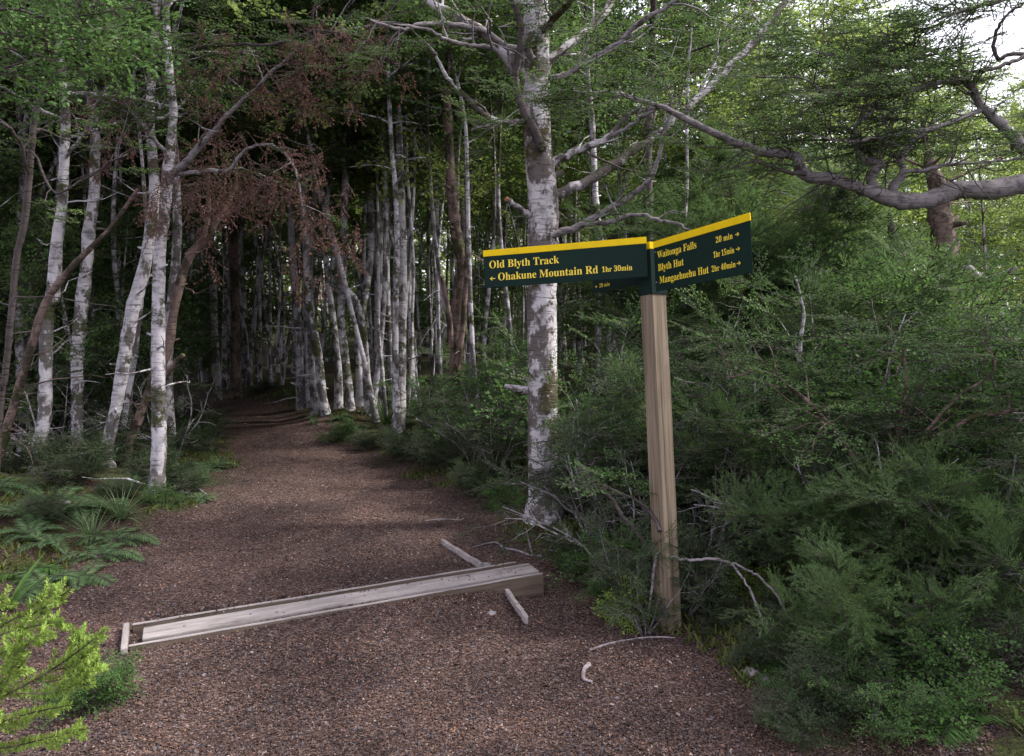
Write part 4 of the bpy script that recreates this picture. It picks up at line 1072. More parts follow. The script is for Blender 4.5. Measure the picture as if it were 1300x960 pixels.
# middle and far trunks, seen between the near ones
cnt = 0
for _ in range(4000):
    d = 8.6 + 23 * rng.uniform() ** 1.2
    x = rng.uniform(-.78, .78) * d
    if path_in(x, d) > -0.7: continue
    if d < 12 and x > 0.3: continue
    if d < 9.8 and x / d > -.3: continue
    if not try_spot(x, d, .42 if x < .2 * d else 1.3): continue
    if x / d > .42 and d > 13 and rng.uniform() < .75: continue
    right = x / d > .16
    if x / d > .46: forest([5, 5, 1], x, d, min(.9, (1.3 + .25 * d) / 8.0))
    elif right: forest([5, 5, 5, 0] if d > 13 else [5, 5, 7], x, d, rng.uniform(.75, 1.0))
    else: forest([0, 0, 0, 1, 1, 2, 2, 4, 5] if d > 13 else [0, 0, 1, 2, 4], x, d, rng.uniform(.8, 1.15))
    cnt += 1
    if cnt >= 185: break
cnt = 0
for _ in range(3000):       # understorey
    d = 12.5 + 22 * rng.uniform()
    x = rng.uniform(-.75, .75) * d
    if path_in(x, d) > -1.3: continue
    if not try_spot(x, d, .5): continue
    forest([6, 6, 7], x, d, rng.uniform(.5, .8)); cnt += 1
    if cnt >= 38: break

cnt = 0
for _ in range(3000):       # thin poles close behind the first trunks on the left
    d = rng.uniform(7.8, 12.5); x = -rng.uniform(.12, .70) * d
    if path_in(x, d) > -.55 or not try_spot(x, d, .4): continue
    forest([0, 0, 1, 2, 2, 4], x, d, rng.uniform(.72, .95)); cnt += 1
    if cnt >= 34: break
for px, d, k, s_ in [(236, 14.6, 7, .5), (252, 13.9, 6, .45), (262, 15.2, 1, .9), (284, 13.6, 2, .85), (292, 14.6, 7, .55), (312, 13.8, 0, .9), (246, 16.2, 0, 1.0), (325, 15, 7, .6), (275, 16.5, 6, .6), (258, 14.4, 7, .4), (300, 16, 5, .9), (222, 15.6, 2, 1.0)]:
    forest([k], (px - 650) / F * d, d, s_)
cnt = 0
for _ in range(2000):       # low saplings between the left trunks
    d = rng.uniform(7.6, 12.5); x = -rng.uniform(.34, .74) * d
    if path_in(x, d) > -.7 or not try_spot(x, d, .45): continue
    forest([6, 7, 7], x, d, rng.uniform(.45, .75)); cnt += 1
    if cnt >= 18: break
cnt = 0
for _ in range(2000):
    d = rng.uniform(19, 33); x = rng.uniform(-.75, .3) * d
    if path_in(x, d) > -1.0 or not try_spot(x, d, .45): continue
    forest([6, 7], x, d, rng.uniform(.5, .8)); cnt += 1
    if cnt >= 26: break

for px, d, s in [(1180, 12, .8), (1260, 11, .78), (1330, 13, .85), (1120, 14.5, .85), (1040, 13.5, .85), (1300, 16, .8), (1210, 18, .9), (960, 15, .9), (1080, 18, 1.0), (1380, 10.5, .8), (890, 13, .85), (1000, 10.2, .66), (1080, 10.8, .6), (1140, 12.4, .66), (1240, 14.2, .62), (1160, 16.5, .7), (1340, 19, .8)]:
    forest([5], (px - 650) / F * d, d, min(s, (1.5 + .25 * d) / 7.9) if px > 1150 else s)

# the wood beyond
def far_wood():
    mb = MB(); n = 1700
    a = rng.uniform(-.95, .95, n); R = rng.uniform(36, 50, n)
    x = np.sin(a) * R; y = np.cos(a) * R
    top = 6.6 + 3.0 * vnoise(x, y, 21, .12)
    z = H(x, y) + rng.uniform(0.1, 1, n) ** .8 * top
    D = rng.normal(size=(n, 3)) * [1, 1, .3]
    x0 = (x / y > .45) & (z > 7.5); k = ~x0
    put_sprays(mb, np.stack([x, y, z], -1)[k], D[k], rng.uniform(1.3, 2.6, k.sum()), 'coarse', roll=.8, twigs=False)
    n = 1500; a = rng.uniform(-.95, .95, n); R = rng.uniform(30, 46, n); x = np.sin(a) * R; y = np.cos(a) * R
    put_sprays(mb, np.stack([x, y, H(x, y) + rng.uniform(0, 2.2, n)], -1), rng.normal(size=(n, 3)) * [1, 1, .3], rng.uniform(1.0, 1.8, n), 'coarse', roll=.8, twigs=False)
    for k in range(240):
        aa = rng.uniform(-.9, .9); r = rng.uniform(34, 44); p = np.array([math.sin(aa) * r, math.cos(aa) * r, 0]); p[2] = hz(p[0], p[1]) - .2
        sp, _ = wiggle(p, (rng.normal() * .06, 0, 1), rng.uniform(6, 9), 6, .1, .05)
        tube(mb, sp, np.linspace(.11, .03, 7), 5, 2)
    tag(mb.build('distant_wood', [M['leafsunlit'], M['twig'], M['farbark']]), 'dense green wood closing the view behind all the trunks', 'wood', kind='stuff')
far_wood()

# ------------------------------------------------------------------ shrubs and saplings
def shrub_kind(name, label, hgt, stems, kind, s, leafm, bark, spread=.6, nt=5, dens=1.0, tw=.5, cat='shrub', kids=2, roll=.35, lo=.2):
    root = thing(name, label, cat, (0, -30, 0))
    wood, leaf = MB(), MB()
    for k in range(stems):
        a = k * 2.4 + rng.normal() * .4
        d = (math.cos(a) * spread, math.sin(a) * spread, 1)
        ln = hgt * rng.uniform(.7, 1.1)
        sp, _ = wiggle((math.cos(a) * .03, math.sin(a) * .03, -.06), d, ln, 7, .25, .02)
        sr = np.linspace(.006 + .008 * hgt, .003, 8)
        sp, sr = smooth_path(sp, sr, 3)
        tube(wood, sp, sr, 5)
        O, D, S = sub_twigs(wood, sp, sr, nt, tw * hgt * .5, lo, .15, kids=kids)
        k2 = rng.uniform(size=len(O)) < dens
        put_sprays(leaf, O[k2], D[k2] * [1, 1, .5] + rng.normal(size=D[k2].shape) * .2, s * rng.uniform(.7, 1.25, k2.sum()), kind, roll=roll)
    wood.build('stems', [M[bark]], root); leaf.build('foliage', [M[leafm], M['twig']], root)
    return root

def fern_kind(name, label, fronds, ln, leafm='fern', cat='fern', upright=.7):
    root = thing(name, label, cat, (0, -30, 0))
    leaf = MB()
    for k in range(fronds):
        a = k * 2.4 + rng.normal() * .3
        el = upright * rng.uniform(.5, 1.2); L = ln * rng.uniform(.7, 1.1)
        p = np.array([0, 0, 0.0]); d = unit([math.cos(a), math.sin(a), el * 1.5]); pts = [p.copy()]
        n = 22
        for q in range(n):
            d = unit(d + np.array([0, 0, -.085])); p = p + d * L / n; pts.append(p.copy())
        pts = np.array(pts); tube(leaf, pts, np.linspace(.004, .001, n + 1), 3, 1)
        V = []
        for q in range(3, n):
            t = q / n; w = L * .26 * math.sin(math.pi * min(1, .12 + t * .95)) ** .8
            tan = unit(pts[q] - pts[q - 1]); side = unit(np.cross(tan, (0, 0, 1)))
            for sgn in (-1, 1):
                for h in (0, .5):
                    c = pts[q - 1] + (pts[q] - pts[q - 1]) * h
                    dd = unit(side * sgn + tan * .55 + rng.normal(size=3) * .08 + np.array([0, 0, -.15]))
                    V.append(leafquad(c, dd, unit(np.cross(dd, tan) * sgn + rng.normal(size=3) * .15), w * rng.uniform(.85, 1.1), L * .022))
        V = np.array(V); leaf.add(V.reshape(-1, 3), np.arange(len(V) * 4).reshape(-1, 4), 0, np.repeat(np.clip(rng.normal(.5, .2, len(V)), 0, 1), 4))
    leaf.build('fronds', [M[leafm], M['twig']], root)
    return root

def grass_kind(name, label, blades, ln, leafm, w=.008, cat='tussock', droop=.11):
    root = thing(name, label, cat, (0, -30, 0))
    mb = MB()
    for k in range(blades):
        a = rng.uniform(0, 6.28); el = rng.uniform(.35, 2.2); L = ln * rng.uniform(.5, 1.15)
        p = np.array([math.cos(a), math.sin(a), 0]) * rng.uniform(0, .04); d = unit([math.cos(a), math.sin(a), el])
        side = np.array([-math.sin(a), math.cos(a), 0]); n = 7; pr = []
        for q in range(n + 1):
            ww = w * (1 - (q / n) ** 2 * .95) / 2
            pr += [p - side * ww, p + side * ww]
            d = unit(d + np.array([0, 0, -droop])); p = p + d * L / n
        f = [(2 * q, 2 * q + 1, 2 * q + 3, 2 * q + 2) for q in range(n)]
        mb.add(pr, f, 0, np.full(len(pr), rng.uniform()))
    mb.build('blades', [M[leafm]], root)
    return root

SK = {
    'fine': shrub_kind('shrub', '', 1.0, 7, 'beech', .27, 'leafdark', 'limbbark', .55, dens=.72),
    'fine2': shrub_kind('shrub', '', 1.25, 7, 'beech', .28, 'leafmid', 'greybark', .6, dens=.72),
    'mid': shrub_kind('shrub', '', 1.0, 6, 'coarse', .24, 'leafmid', 'limbbark', .6, nt=7, dens=.75),
    'needle': shrub_kind('shrub', '', 1.1, 7, 'needle', .32, 'leafblue', 'darkbark', .5, nt=6),
    'needlebig': shrub_kind('bushy_tree', '', 2.6, 9, 'needle', .42, 'leafblue', 'darkbark', .38, nt=13, tw=.36, cat='tree', kids=3),
    'low': shrub_kind('shrub', '', .45, 6, 'beech', .22, 'leafdark', 'darkbark', .9, nt=5, tw=.8),
    'lowmid': shrub_kind('shrub', '', .5, 6, 'coarse', .20, 'leafmid', 'darkbark', .9, nt=6, tw=.8),
    'bright': shrub_kind('shrub', '', .35, 5, 'coarse', .16, 'leafyel', 'darkbark', .6, nt=5, tw=.7),
    'twiggy': shrub_kind('shrub', '', 1.3, 6, 'beech', .26, 'leafdark', 'greybark', .6, nt=9, dens=.15, tw=.55),
}
FK = {'fern': fern_kind('fern', '', 9, .55), 'fern2': fern_kind('fern', '', 11, .42, upright=.9), 'fernd': fern_kind('fern', '', 9, .6, 'leafmid', upright=.5)}
GK = {'tuft': grass_kind('tussock', '', 90, .42, 'fern', .007), 'tuftd': grass_kind('tussock', '', 110, .5, 'leafblue', .006, droop=.08), 'rosette': grass_kind('strap_leaf_plant', '', 16, .34, 'leafmid', .03, 'plant', .13)}
ALL = {}
ALL.update(SK); ALL.update(FK); ALL.update(GK)
used = set()
def plant(kind, px, d, s, label, group=None, dx=0, rz=None, ground_px=None):
    """a plant of a kind standing at depth d under the pixel column px"""
    x = (px - 650) / F * d + dx; y = d; z = hz(x, y)
    R = ALL[kind]; rz = rng.uniform(0, 6.28) if rz is None else rz
    if kind not in used: used.add(kind); r = R; r.location = (x, y, z); r.rotation_euler = (0, 0, rz); r.scale = (s, s, s); r['label'] = label
    else: r = copy_tree(R, (x, y, z), rz, s, label, None); 
    if group: r['group'] = group
    elif 'group' in r: del r['group']
    return r

# ferns and tussocks on the left bank
FL = [
    ('fern', 20, 5.2, .95, 'arching fern at the far left, lowest of the bank below the mossy trunk'),
    ('fern', 70, 5.6, .9, 'arching fern in front of the foot of the mossy trunk'),
    ('fern2', 125, 5.4, .85, 'fern in front of the kinked leaning trunk'),
    ('tuft', 148, 5.35, .85, 'grassy tuft with upright blades left of the brightest white trunk'),
    ('fern', 120, 4.7, .75, 'pale fern hanging over the litter at the edge of the left bank'),
    ('fern2', 60, 4.8, .8, 'fern above the strap-leaved plant at the left edge'),
    ('fern2', 235, 6.5, .75, 'fern just right of the brightest white trunk'),
    ('fern', 262, 7.1, .75, 'arching fern on the left verge where the track narrows'),
    ('tuft', 277, 7.2, .55, 'small grass tuft at the very edge of the track by the narrowing'),
    ('tuftd', 250, 8.2, .8, 'dark tussock behind the ferns on the left verge'),
    ('fernd', 20, 4.4, .8, 'broad dark green fern low at the left edge of the picture'),
    ('fern2', 175, 6.9, .8, 'fern between the kinked trunk and the brightest white trunk'),
    ('fernd', 80, 6.9, 1.0, 'dark fern behind the mossy trunk'),
    ('fern', -10, 5.8, 1.0, 'fern cut off by the left border, behind the lowest one'),
    ('rosette', 0, 3.9, .85, 'dark plant with long strap leaves at the left border'),
    ('tuft', 110, 5.0, .7, 'small pale tussock among the bank ferns'),
    ('tuftd', 215, 7.5, .8, 'dark tussock hidden right behind the brightest white trunk'),
    ('fern', 240, 9.5, .8, 'distant fern on the left verge near the bend'),
]
FL += [
    ('low', 30, 6.6, .9, 'low dark bush left of the mossy trunk'), ('low', 85, 6.2, .8, 'low dark bush between mossy and S-bent trunks, in front'),
    ('low', 118, 6.9, .9, 'low dark bush between the S-bent and the kinked trunks'), ('fine', 60, 8.4, .8, 'dark bush well behind the mossy trunk'),
    ('fine', 120, 8.6, .9, 'dark bush well behind the S-bent trunk'), ('fine', 165, 8.0, .8, 'dark bush behind the kinked trunk'),
    ('fine', -5, 7.8, .9, 'dark bush behind the leftmost ferns'), ('low', 185, 6.45, .6, 'low bush at the left foot of the brightest white trunk'),
    ('low', 222, 6.2, .5, 'low bush at the right foot of the brightest white trunk'), ('fine2', 30, 9.6, 1.2, 'tall green bush deep among the left trunks, leftmost'),
    ('fine2', 90, 10.2, 1.3, 'tall green bush deep among the left trunks, middle'), ('fine2', 160, 10.4, 1.2, 'tall green bush deep among the left trunks, rightmost'),
    ('low', 230, 7.8, .8, 'low dark bush on the left verge behind the first ferns'), ('low', 246, 9.2, .8, 'low dark bush on the left verge near the bend'),
    ('fern2', 165, 6.1, .7, 'fern in front of the kinked trunk, right of the grassy tuft'), ('fern', 95, 4.35, .7, 'fern drooping over the edge of the left bank, nearest to the drain'),
    ('fern', 45, 4.25, .8, 'fern low on the left bank above the bright conifer sapling'), ('fern2', 250, 6.0, .5, 'little fern on the litter edge right of the white trunk'),
    ('fern', 140, 5.0, .8, 'low fern where the left bank meets the litter, in front of the grassy tuft'), ('fern2', 30, 4.9, .9, 'fern on the left bank above the rosette of strap leaves'),
    ('fern2', 90, 5.3, .8, 'fern halfway up the left bank below the S-bent trunk'), ('low', 150, 5.8, .4, 'small dark weed bush among the bank ferns'), ('low', 60, 5.2, .45, 'small dark weed bush between the lowest bank ferns'),
    ('fern', 225, 7.0, .7, 'fern on the verge right of the broken grey root'), ('lowmid', 205, 5.75, .3, 'tiny green weed in front of the brightest white trunk'), ('tuft', 255, 6.6, .5, 'short grass tuft on the left verge of the track'),
    ('twiggy', 55, 7.2, .8, 'bare twiggy bush among the left trunks'), ('twiggy', 130, 7.7, .9, 'bare twiggy bush behind the kinked trunk'), ('twiggy', 215, 7.4, .7, 'bare twiggy bush right behind the brightest white trunk'),
]
for q in FL: plant(q[0], q[1], q[2], q[3] * (.8 if q[0] in FK else 1), q[4])
for px, d, s, k, lab in [
    (430, 9.3, .6, 'fern2', 'light fern at the foot of the tall curving trunk on the mound'), (398, 9.2, .5, 'tuft', 'green grass tuft on the mossy mound by the track'),
    (452, 9.0, .55, 'fern2', 'fern at the foot of the spotted pale trunk'), (490, 9.2, .95, 'tuftd', 'bluish tall tussock beside the clump of pale trunks'),
    (515, 9.8, .95, 'tuftd', 'bluish tall tussock around the very thin white stem'), (425, 8.6, .4, 'lowmid', 'tiny bright bush on the mossy edge of the track'),
    (365, 11.6, .6, 'tuft', 'grass tuft on the far mound near the bend'), (330, 12.3, .5, 'low', 'low dark bush at the bend of the track'),
    (480, 8.3, .55, 'low', 'low dark spreading bush at the right edge of the track, farthest one'), (520, 7.7, .65, 'low', 'low dark spreading bush at the right edge of the track, second farthest'),
    (560, 7.2, .75, 'low', 'low dark bush on the right edge of the track left of the silver trunk'), (600, 7.0, .62, 'fine', 'dark small-leaved bush standing left of the silver trunk'),
    (555, 8.2, .55, 'fine', 'dark bush at the foot of the shaggy brown trunk'), (628, 6.6, .6, 'fine', 'dark bush touching the left side of the silver trunk'),
    (610, 6.3, .6, 'low', 'low bush in front of the dark ones beside the silver trunk'), (640, 5.8, .35, 'lowmid', 'low green weed bush at the left foot of the silver trunk'),
    (650, 8.5, 1.1, 'fine2', 'tall green bush behind the silver trunk'), (600, 9.2, .8, 'fine2', 'tall green bush right of the shaggy brown trunk'),
    (540, 9.6, .8, 'mid', 'leafy bush left of the shaggy brown trunk'), (620, 7.8, .8, 'mid', 'mid green leafy bush under the left end of the sign'),
    (500, 11, .7, 'fine', 'dark bush behind the thin white stem')]:
    plant(k, px, d, s, lab)

# around and right of the post
SR = [
    ('fine', 748, 5.4, .6, 'dark bush just right of the foot of the silver trunk'),
    ('fine2', 765, 5.4, .8, 'fine-leaved bush between silver trunk and sign post'),
    ('fine', 790, 4.75, .80, 'fine blue-green bush close behind the left of the sign post'),
    ('low', 750, 4.6, .5, 'low bush by the open end of the drain'),
    ('twiggy', 778, 4.5, .6, 'nearly bare twiggy bush left of the sign post'),
    ('bright', 808, 3.72, .55, 'little bright yellow green seedling at the foot of the sign post'),
    ('lowmid', 783, 3.95, .35, 'tiny dark seedling beside the bright one near the post'),
    ('mid', 745, 6.6, 1.15, 'leafy bush under the small hidden sign board'),
    ('fine2', 790, 6.8, 1.2, 'tall fine-leaved bush behind the middle of the sign post'),
    ('fine', 880, 5.0, .95, 'dark bush to the right of the sign post at mid height'),
    ('needle', 905, 4.9, .9, 'needle-leaved bush right of the post, nearest to it'),
    ('fine', 935, 5.6, 1.15, 'dark bush two steps right of the sign post'),
    ('twiggy', 930, 4.7, .85, 'bare twiggy bush in the gap right of the post'),
    ('needlebig', 985, 7.4, .98, 'large bushy tree with feathery green foliage rising right of the sign'),
    ('needlebig', 1035, 6.6, .8, 'smaller feathery bushy tree in front of the large one'),
    ('needlebig', 905, 8.3, .85, 'feathery bushy tree partly hidden behind the right board'),
    ('mid', 1010, 5.2, 1.1, 'leafy green bush below the feathery tree'),
    ('fine2', 1065, 5.4, 1.25, 'fine green bush behind the forked sapling'),
    ('mid', 1130, 5.2, 1.3, 'bright leafy bush above the forked sapling'),
    ('fine2', 1180, 5.0, 1.3, 'fine green bush right of the forked sapling'),
    ('mid', 1230, 5.2, 1.45, 'tall leafy bush under the overhanging limb near the right border'),
    ('fine2', 1285, 4.9, 1.35, 'fine green bush touching the right border'),
    ('needle', 1110, 6.4, 1.4, 'needle-leaved bush in front of the old peeling trunk'),
    ('mid', 1260, 6.8, 1.5, 'light green bush right of the old peeling trunk'),
    ('fine', 1165, 4.2, .75, 'dark low bush at the foot of the forked sapling'),
    ('fine', 1040, 4.4, .8, 'dark bush left of the forked sapling'),
    ('twiggy', 1215, 4.2, .8, 'tangle of bare grey twigs in the right thicket'),
    ('twiggy', 1090, 3.9, .75, 'grey bare twigs round the fork of the forked sapling'),
    ('twiggy', 880, 4.4, .75, 'bare grey twigs right beside the right face of the sign post'), ('twiggy', 1150, 4.6, 1.0, 'high bare twigs between the leafy bushes over the fork'),
    ('twiggy', 1270, 4.4, 1.0, 'bare twigs above the dark leaning stem at the right border'), ('twiggy', 960, 5.2, 1.1, 'tall bare twigs under the point of the right board'),
    ('twiggy', 752, 5.1, .7, 'bare twigs at the right foot of the silver trunk'), ('twiggy', 1180, 3.6, .5, 'low dead twigs behind the front ferns'),
    ('twiggy', 1000, 4.4, .7, 'tangle of bare twigs below the leafy bush in the thicket'),
    ('fine', 1270, 4.0, .85, 'dark bush low at the right border'),
    ('fern2', 1020, 3.9, .6, 'bright fern in front of the thicket, left of the forked sapling'),
    ('bright', 962, 3.9, .4, 'small pale seedling in the litter right of the arching branch'),
    ('fernd', 1060, 3.5, .7, 'dark fern at the front of the thicket, leftmost of three'),
    ('fernd', 1110, 3.3, .75, 'dark fern at the front of the thicket, middle of three'),
    ('fernd', 1210, 3.2, .85, 'dark fern at the front of the thicket, rightmost of three'),
    ('needle', 1060, 3.8, .55, 'low needle-leaved bush behind the front ferns'),
    ('needle', 1150, 3.6, .55, 'low needle-leaved bush behind the middle front fern'),
    ('needle', 1250, 3.5, .6, 'low needle-leaved bush at the lower right corner'),
    ('lowmid', 1000, 3.2, .25, 'tiny weed at the near edge of the litter right of the post'),
    ('low', 1070, 3.0, .6, 'leafy weed at the bottom of the picture, left one'),
    ('lowmid', 1170, 2.9, .6, 'leafy weed at the bottom of the picture, middle one'),
    ('low', 1280, 3.0, .7, 'leafy weed at the bottom right corner'),
    ('fern2', 1290, 3.6, .8, 'green fern at the right border'),
    ('fernd', 1010, 3.15, .5, 'small dark fern at the bottom edge, leftmost in the right corner'), ('low', 980, 3.35, .4, 'little dark bush near the bottom edge right of the knobbly stick'),
    ('needle', 1090, 3.1, .42, 'small needle-leaved bush at the bottom edge'), ('fern2', 1150, 3.2, .6, 'green fern near the bottom edge between the leafy weeds'),
    ('low', 1040, 2.75, .4, 'low dark weed cut by the bottom edge'), ('fernd', 1230, 2.75, .6, 'dark fern cut by the bottom edge near the right corner'), ('mid', 1120, 2.75, .28, 'small broad-leaved bush cut by the bottom edge'),
    ('low', 905, 3.7, .35, 'tiny dark bush in the litter under the arching dead branch'),
    ('low', 870, 4.3, .7, 'low dark bush right behind the foot of the sign post'),
    ('low', 945, 4.4, .45, 'low dark bush under the arching dead branch'),
    ('low', 1010, 3.7, .35, 'low dark bush at the end of the arching dead branch'),
    ('fine', 985, 6.2, 1.2, 'dark bush deep in the thicket left of the large feathery tree'),
    ('mid', 870, 7.0, 1.1, 'leafy bush directly under the right board'),
    ('fine', 800, 3.85, .42, 'fine-leaved bush brushing the left face of the sign post low down'),
    ('fine', 822, 3.58, .34, 'small fine-leaved bush in front of the foot of the sign post'),
    ('fine', 872, 3.75, .40, 'small dark bush beside the right face of the sign post'),
    ('lowmid', 765, 4.4, .6, 'fine-leaved bush between the drain and the sign post'),
    ('fine', 840, 5.9, .95, 'dark bush hidden directly behind the post'),
]
for q in SR: plant(*q)

# ------------------------------------------------------------------ individual saplings of the right thicket
def sapling(name, label, limbs, d0, bark='brownbark', cat='sapling', leafk='beech', leafm='leafmid', s=.24):
    """limbs: list of (pixel polyline, depth start, depth end, twigs); the first starts in the ground"""
    lp0, _ = depth_path(limbs[0][0], limbs[0][1], limbs[0][2])
    base = lp0[0].copy(); base[2] = hz(base[0], base[1])
    root = thing(name, label, cat, tuple(base))
    wood, leaf = MB(), MB()
    for k, (px, a, b, tw) in enumerate(limbs):
        lp, lr = depth_path(px, a, b)
        if k == 0: lp[0][2] = base[2] - .05
        lp, lr = smooth_path(lp, lr, 5); lp = lp - base + rng.normal(size=lp.shape) * .003
        tube(wood, lp, lr, 8, 0, .05)
        if tw:
            O, D, S = sub_twigs(wood, lp, lr, tw, .32, .3, .2, kids=2)
            put_sprays(leaf, O, D * [1, 1, .3], s * rng.uniform(.7, 1.2, len(O)), leafk, roll=.25)
    wood.build('stem', [M[bark]], root)
    if leaf.v: leaf.build('foliage', [M[leafm], M['twig']], root)
sapling('sapling', 'forked brown sapling spreading in a wide V in the right thicket', [
    ([(1083, 775, 12), (1082, 745, 11), (1087, 704, 11), (1101, 663, 11), (1114, 632, 12), (1121, 609, 9), (1135, 575, 7), (1142, 534, 6), (1150, 480, 4), (1145, 430, 3)], 3.95, 4.1, 8),
    ([(1114, 634, 9), (1108, 615, 8), (1080, 575, 7), (1060, 548, 7), (1039, 523, 6), (1008, 496, 5), (970, 472, 3), (920, 480, 2)], 3.98, 3.9, 12),
    ([(1115, 634, 9), (1128, 612, 8), (1152, 585, 7), (1187, 558, 6), (1238, 530, 6), (1300, 520, 5), (1350, 500, 3)], 3.98, 3.7, 12),
    ([(1116, 628, 7), (1130, 600, 6), (1165, 560, 5), (1220, 500, 4), (1262, 470, 3), (1245, 430, 2)], 3.98, 3.9, 10)], 3.95)
sapling('sapling', 'upright grey sapling left of the forked one', [
    ([(1043, 690, 10), (1041, 673, 9), (1034, 646, 8), (1029, 600, 7), (1028, 558, 7), (1021, 506, 6), (1015, 455, 5), (1020, 400, 4), (1010, 350, 2)], 4.9, 5.1, 12),
    ([(1044, 672, 7), (1055, 650, 6), (1054, 600, 5), (1060, 560, 3)], 4.9, 5.0, 3)], 4.9, 'greybark')
sapling('sapling', 'dark leaning stem rising to the right near the right border', [
    ([(1190, 795, 10), (1207, 739, 10), (1221, 711, 9), (1241, 684, 8), (1262, 653, 7), (1285, 620, 5), (1310, 580, 4)], 3.75, 3.9, 4)], 3.75, 'darkbark')
sapling('fallen_branch', 'pale bare branch slanting down behind the dark leaning stem', [
    ([(1330, 735, 6), (1300, 672, 6), (1265, 649, 6), (1241, 618, 5), (1214, 587, 4), (1190, 560, 2)], 4.1, 4.3, 0),
    ([(1241, 618, 4), (1220, 625, 3), (1180, 612, 2)], 4.2, 4.2, 0)], 4.1, 'palebark', 'branch')
sapling('dead_branch', 'thin pale dead branch arching right beside the foot of the sign post', [
    ([(822, 716, 3), (832, 710, 4), (845, 707, 4), (860, 709, 4), (880, 711, 3.6), (901, 710, 3.6), (929, 715, 4), (950, 724, 3), (967, 735, 3), (987, 759, 3), (1008, 800, 2)], 3.65, 3.5, 0),
    ([(929, 715, 3), (942, 733, 3), (953, 752, 3), (968, 794, 3), (960, 825, 2.5), (985, 845, 2.5), (1008, 862, 2)], 3.52, 3.3, 0)], 3.6, 'limbbark', 'branch')
sapling('dead_branch', 'dark crooked dead branch leaning against the left of the sign post', [
    ([(835, 760, 4), (829, 730, 4), (822, 700, 5), (808, 675, 5), (791, 655, 5), (770, 625, 4), (752, 605, 3)], 3.75, 4.0, 0),
    ([(838, 675, 6), (829, 656, 5), (808, 636, 4), (777, 622, 4), (750, 612, 3)], 3.62, 3.9, 2)], 3.7, 'darkbark', 'branch')

def ground_stick(label, pts, w, fork=None, mat='stick'):
    c = [G(a, b) for a, b in pts]
    base = c[0].copy()
    n = len(c); c = np.array([q + np.array([0, 0, w * .7]) for q in c])
    mb = MB(); r = np.linspace(w, w * .45, n)
    sp, sr = smooth_path(c - base, r, 5); tube(mb, sp, sr, 6, 0, .08)
    if fork is not None:
        f = np.array([G(*q[:2]) + np.array([0, 0, w + q[2]]) for q in fork]) - base
        tube(mb, f, np.linspace(w * .6, w * .3, len(f)), 5, 0)
    o = mb.build('fallen_stick', M[mat]); o.location = tuple(base)
    tag(o, label, 'stick')
ground_stick('dark forked stick lying beyond the right end of the drain', [(688, 708), (672, 706), (655, 700), (640, 697), (628, 690), (600, 696)], .010, [(676, 706, 0), (672, 698, .03), (668, 690, .09)], 'limbbark')
ground_stick('long thin pale stick lying in the litter before the sign post', [(748, 827), (775, 818), (808, 812), (835, 810), (858, 811)], .006)
ground_stick('short knobbly grey stick near the bottom edge below the post', [(748, 846), (742, 852), (741, 864), (752, 868)], .011)
ground_stick('thin dark twig on the right half of the track', [(540, 662), (560, 660), (588, 661)], .006, None, 'limbbark')
ground_stick('small pale twig on the left half of the track near the drain', [(402, 768), (414, 772), (428, 768)], .004)
ground_stick('broken grey root on the left verge below the white trunk', [(222, 620), (235, 628), (248, 622), (262, 630)], .018)
ground_stick('thin pale twig leaning out of the left bank ferns', [(240, 560), (232, 570), (225, 560), (205, 590)], .007)

def stone(px, py, s, label, mat='stone'):
    c = G(px, py); bm = bmesh.new(); bmesh.ops.create_icosphere(bm, subdivisions=3, radius=1)
    sd = random.random() * 90
    for v in bm.verts:
        v.co *= 1 + .35 * mnoise.noise(v.co * 1.2 + Vector((sd, 0, 0))) + .1 * mnoise.noise(v.co * 4 + Vector((sd, 0, 0)))
        v.co = Vector((v.co.x * s, v.co.y * s * .8, v.co.z * s * .5))
    me = bpy.data.meshes.new('stone'); bm.to_mesh(me); bm.free(); me.materials.append(M[mat])
    for p in me.polygons: p.use_smooth = True
    o = bpy.data.objects.new('stone', me); col.objects.link(o); o.location = (c[0], c[1], c[2] + s * .1)
    tag(o, label, 'stone')
stone(616, 719, .038, 'pinkish stone wedged beyond the far side of the drain')
stone(624, 779, .022, 'dark bluish pebble in the gravel left of the near batten')
stone(497, 557, .06, 'brown stone at the right edge of the track by the thin white stem')
stone(953, 855, .035, 'pale stone in the weeds near the bottom edge')
stone(972, 862, .028, 'small whitish stone beside the pale one near the bottom edge')
stone(235, 617, .06, 'grey rock among the ferns right of the brightest white trunk')
stone(78, 640, .05, 'grey weathered lump among the ferns of the left bank')

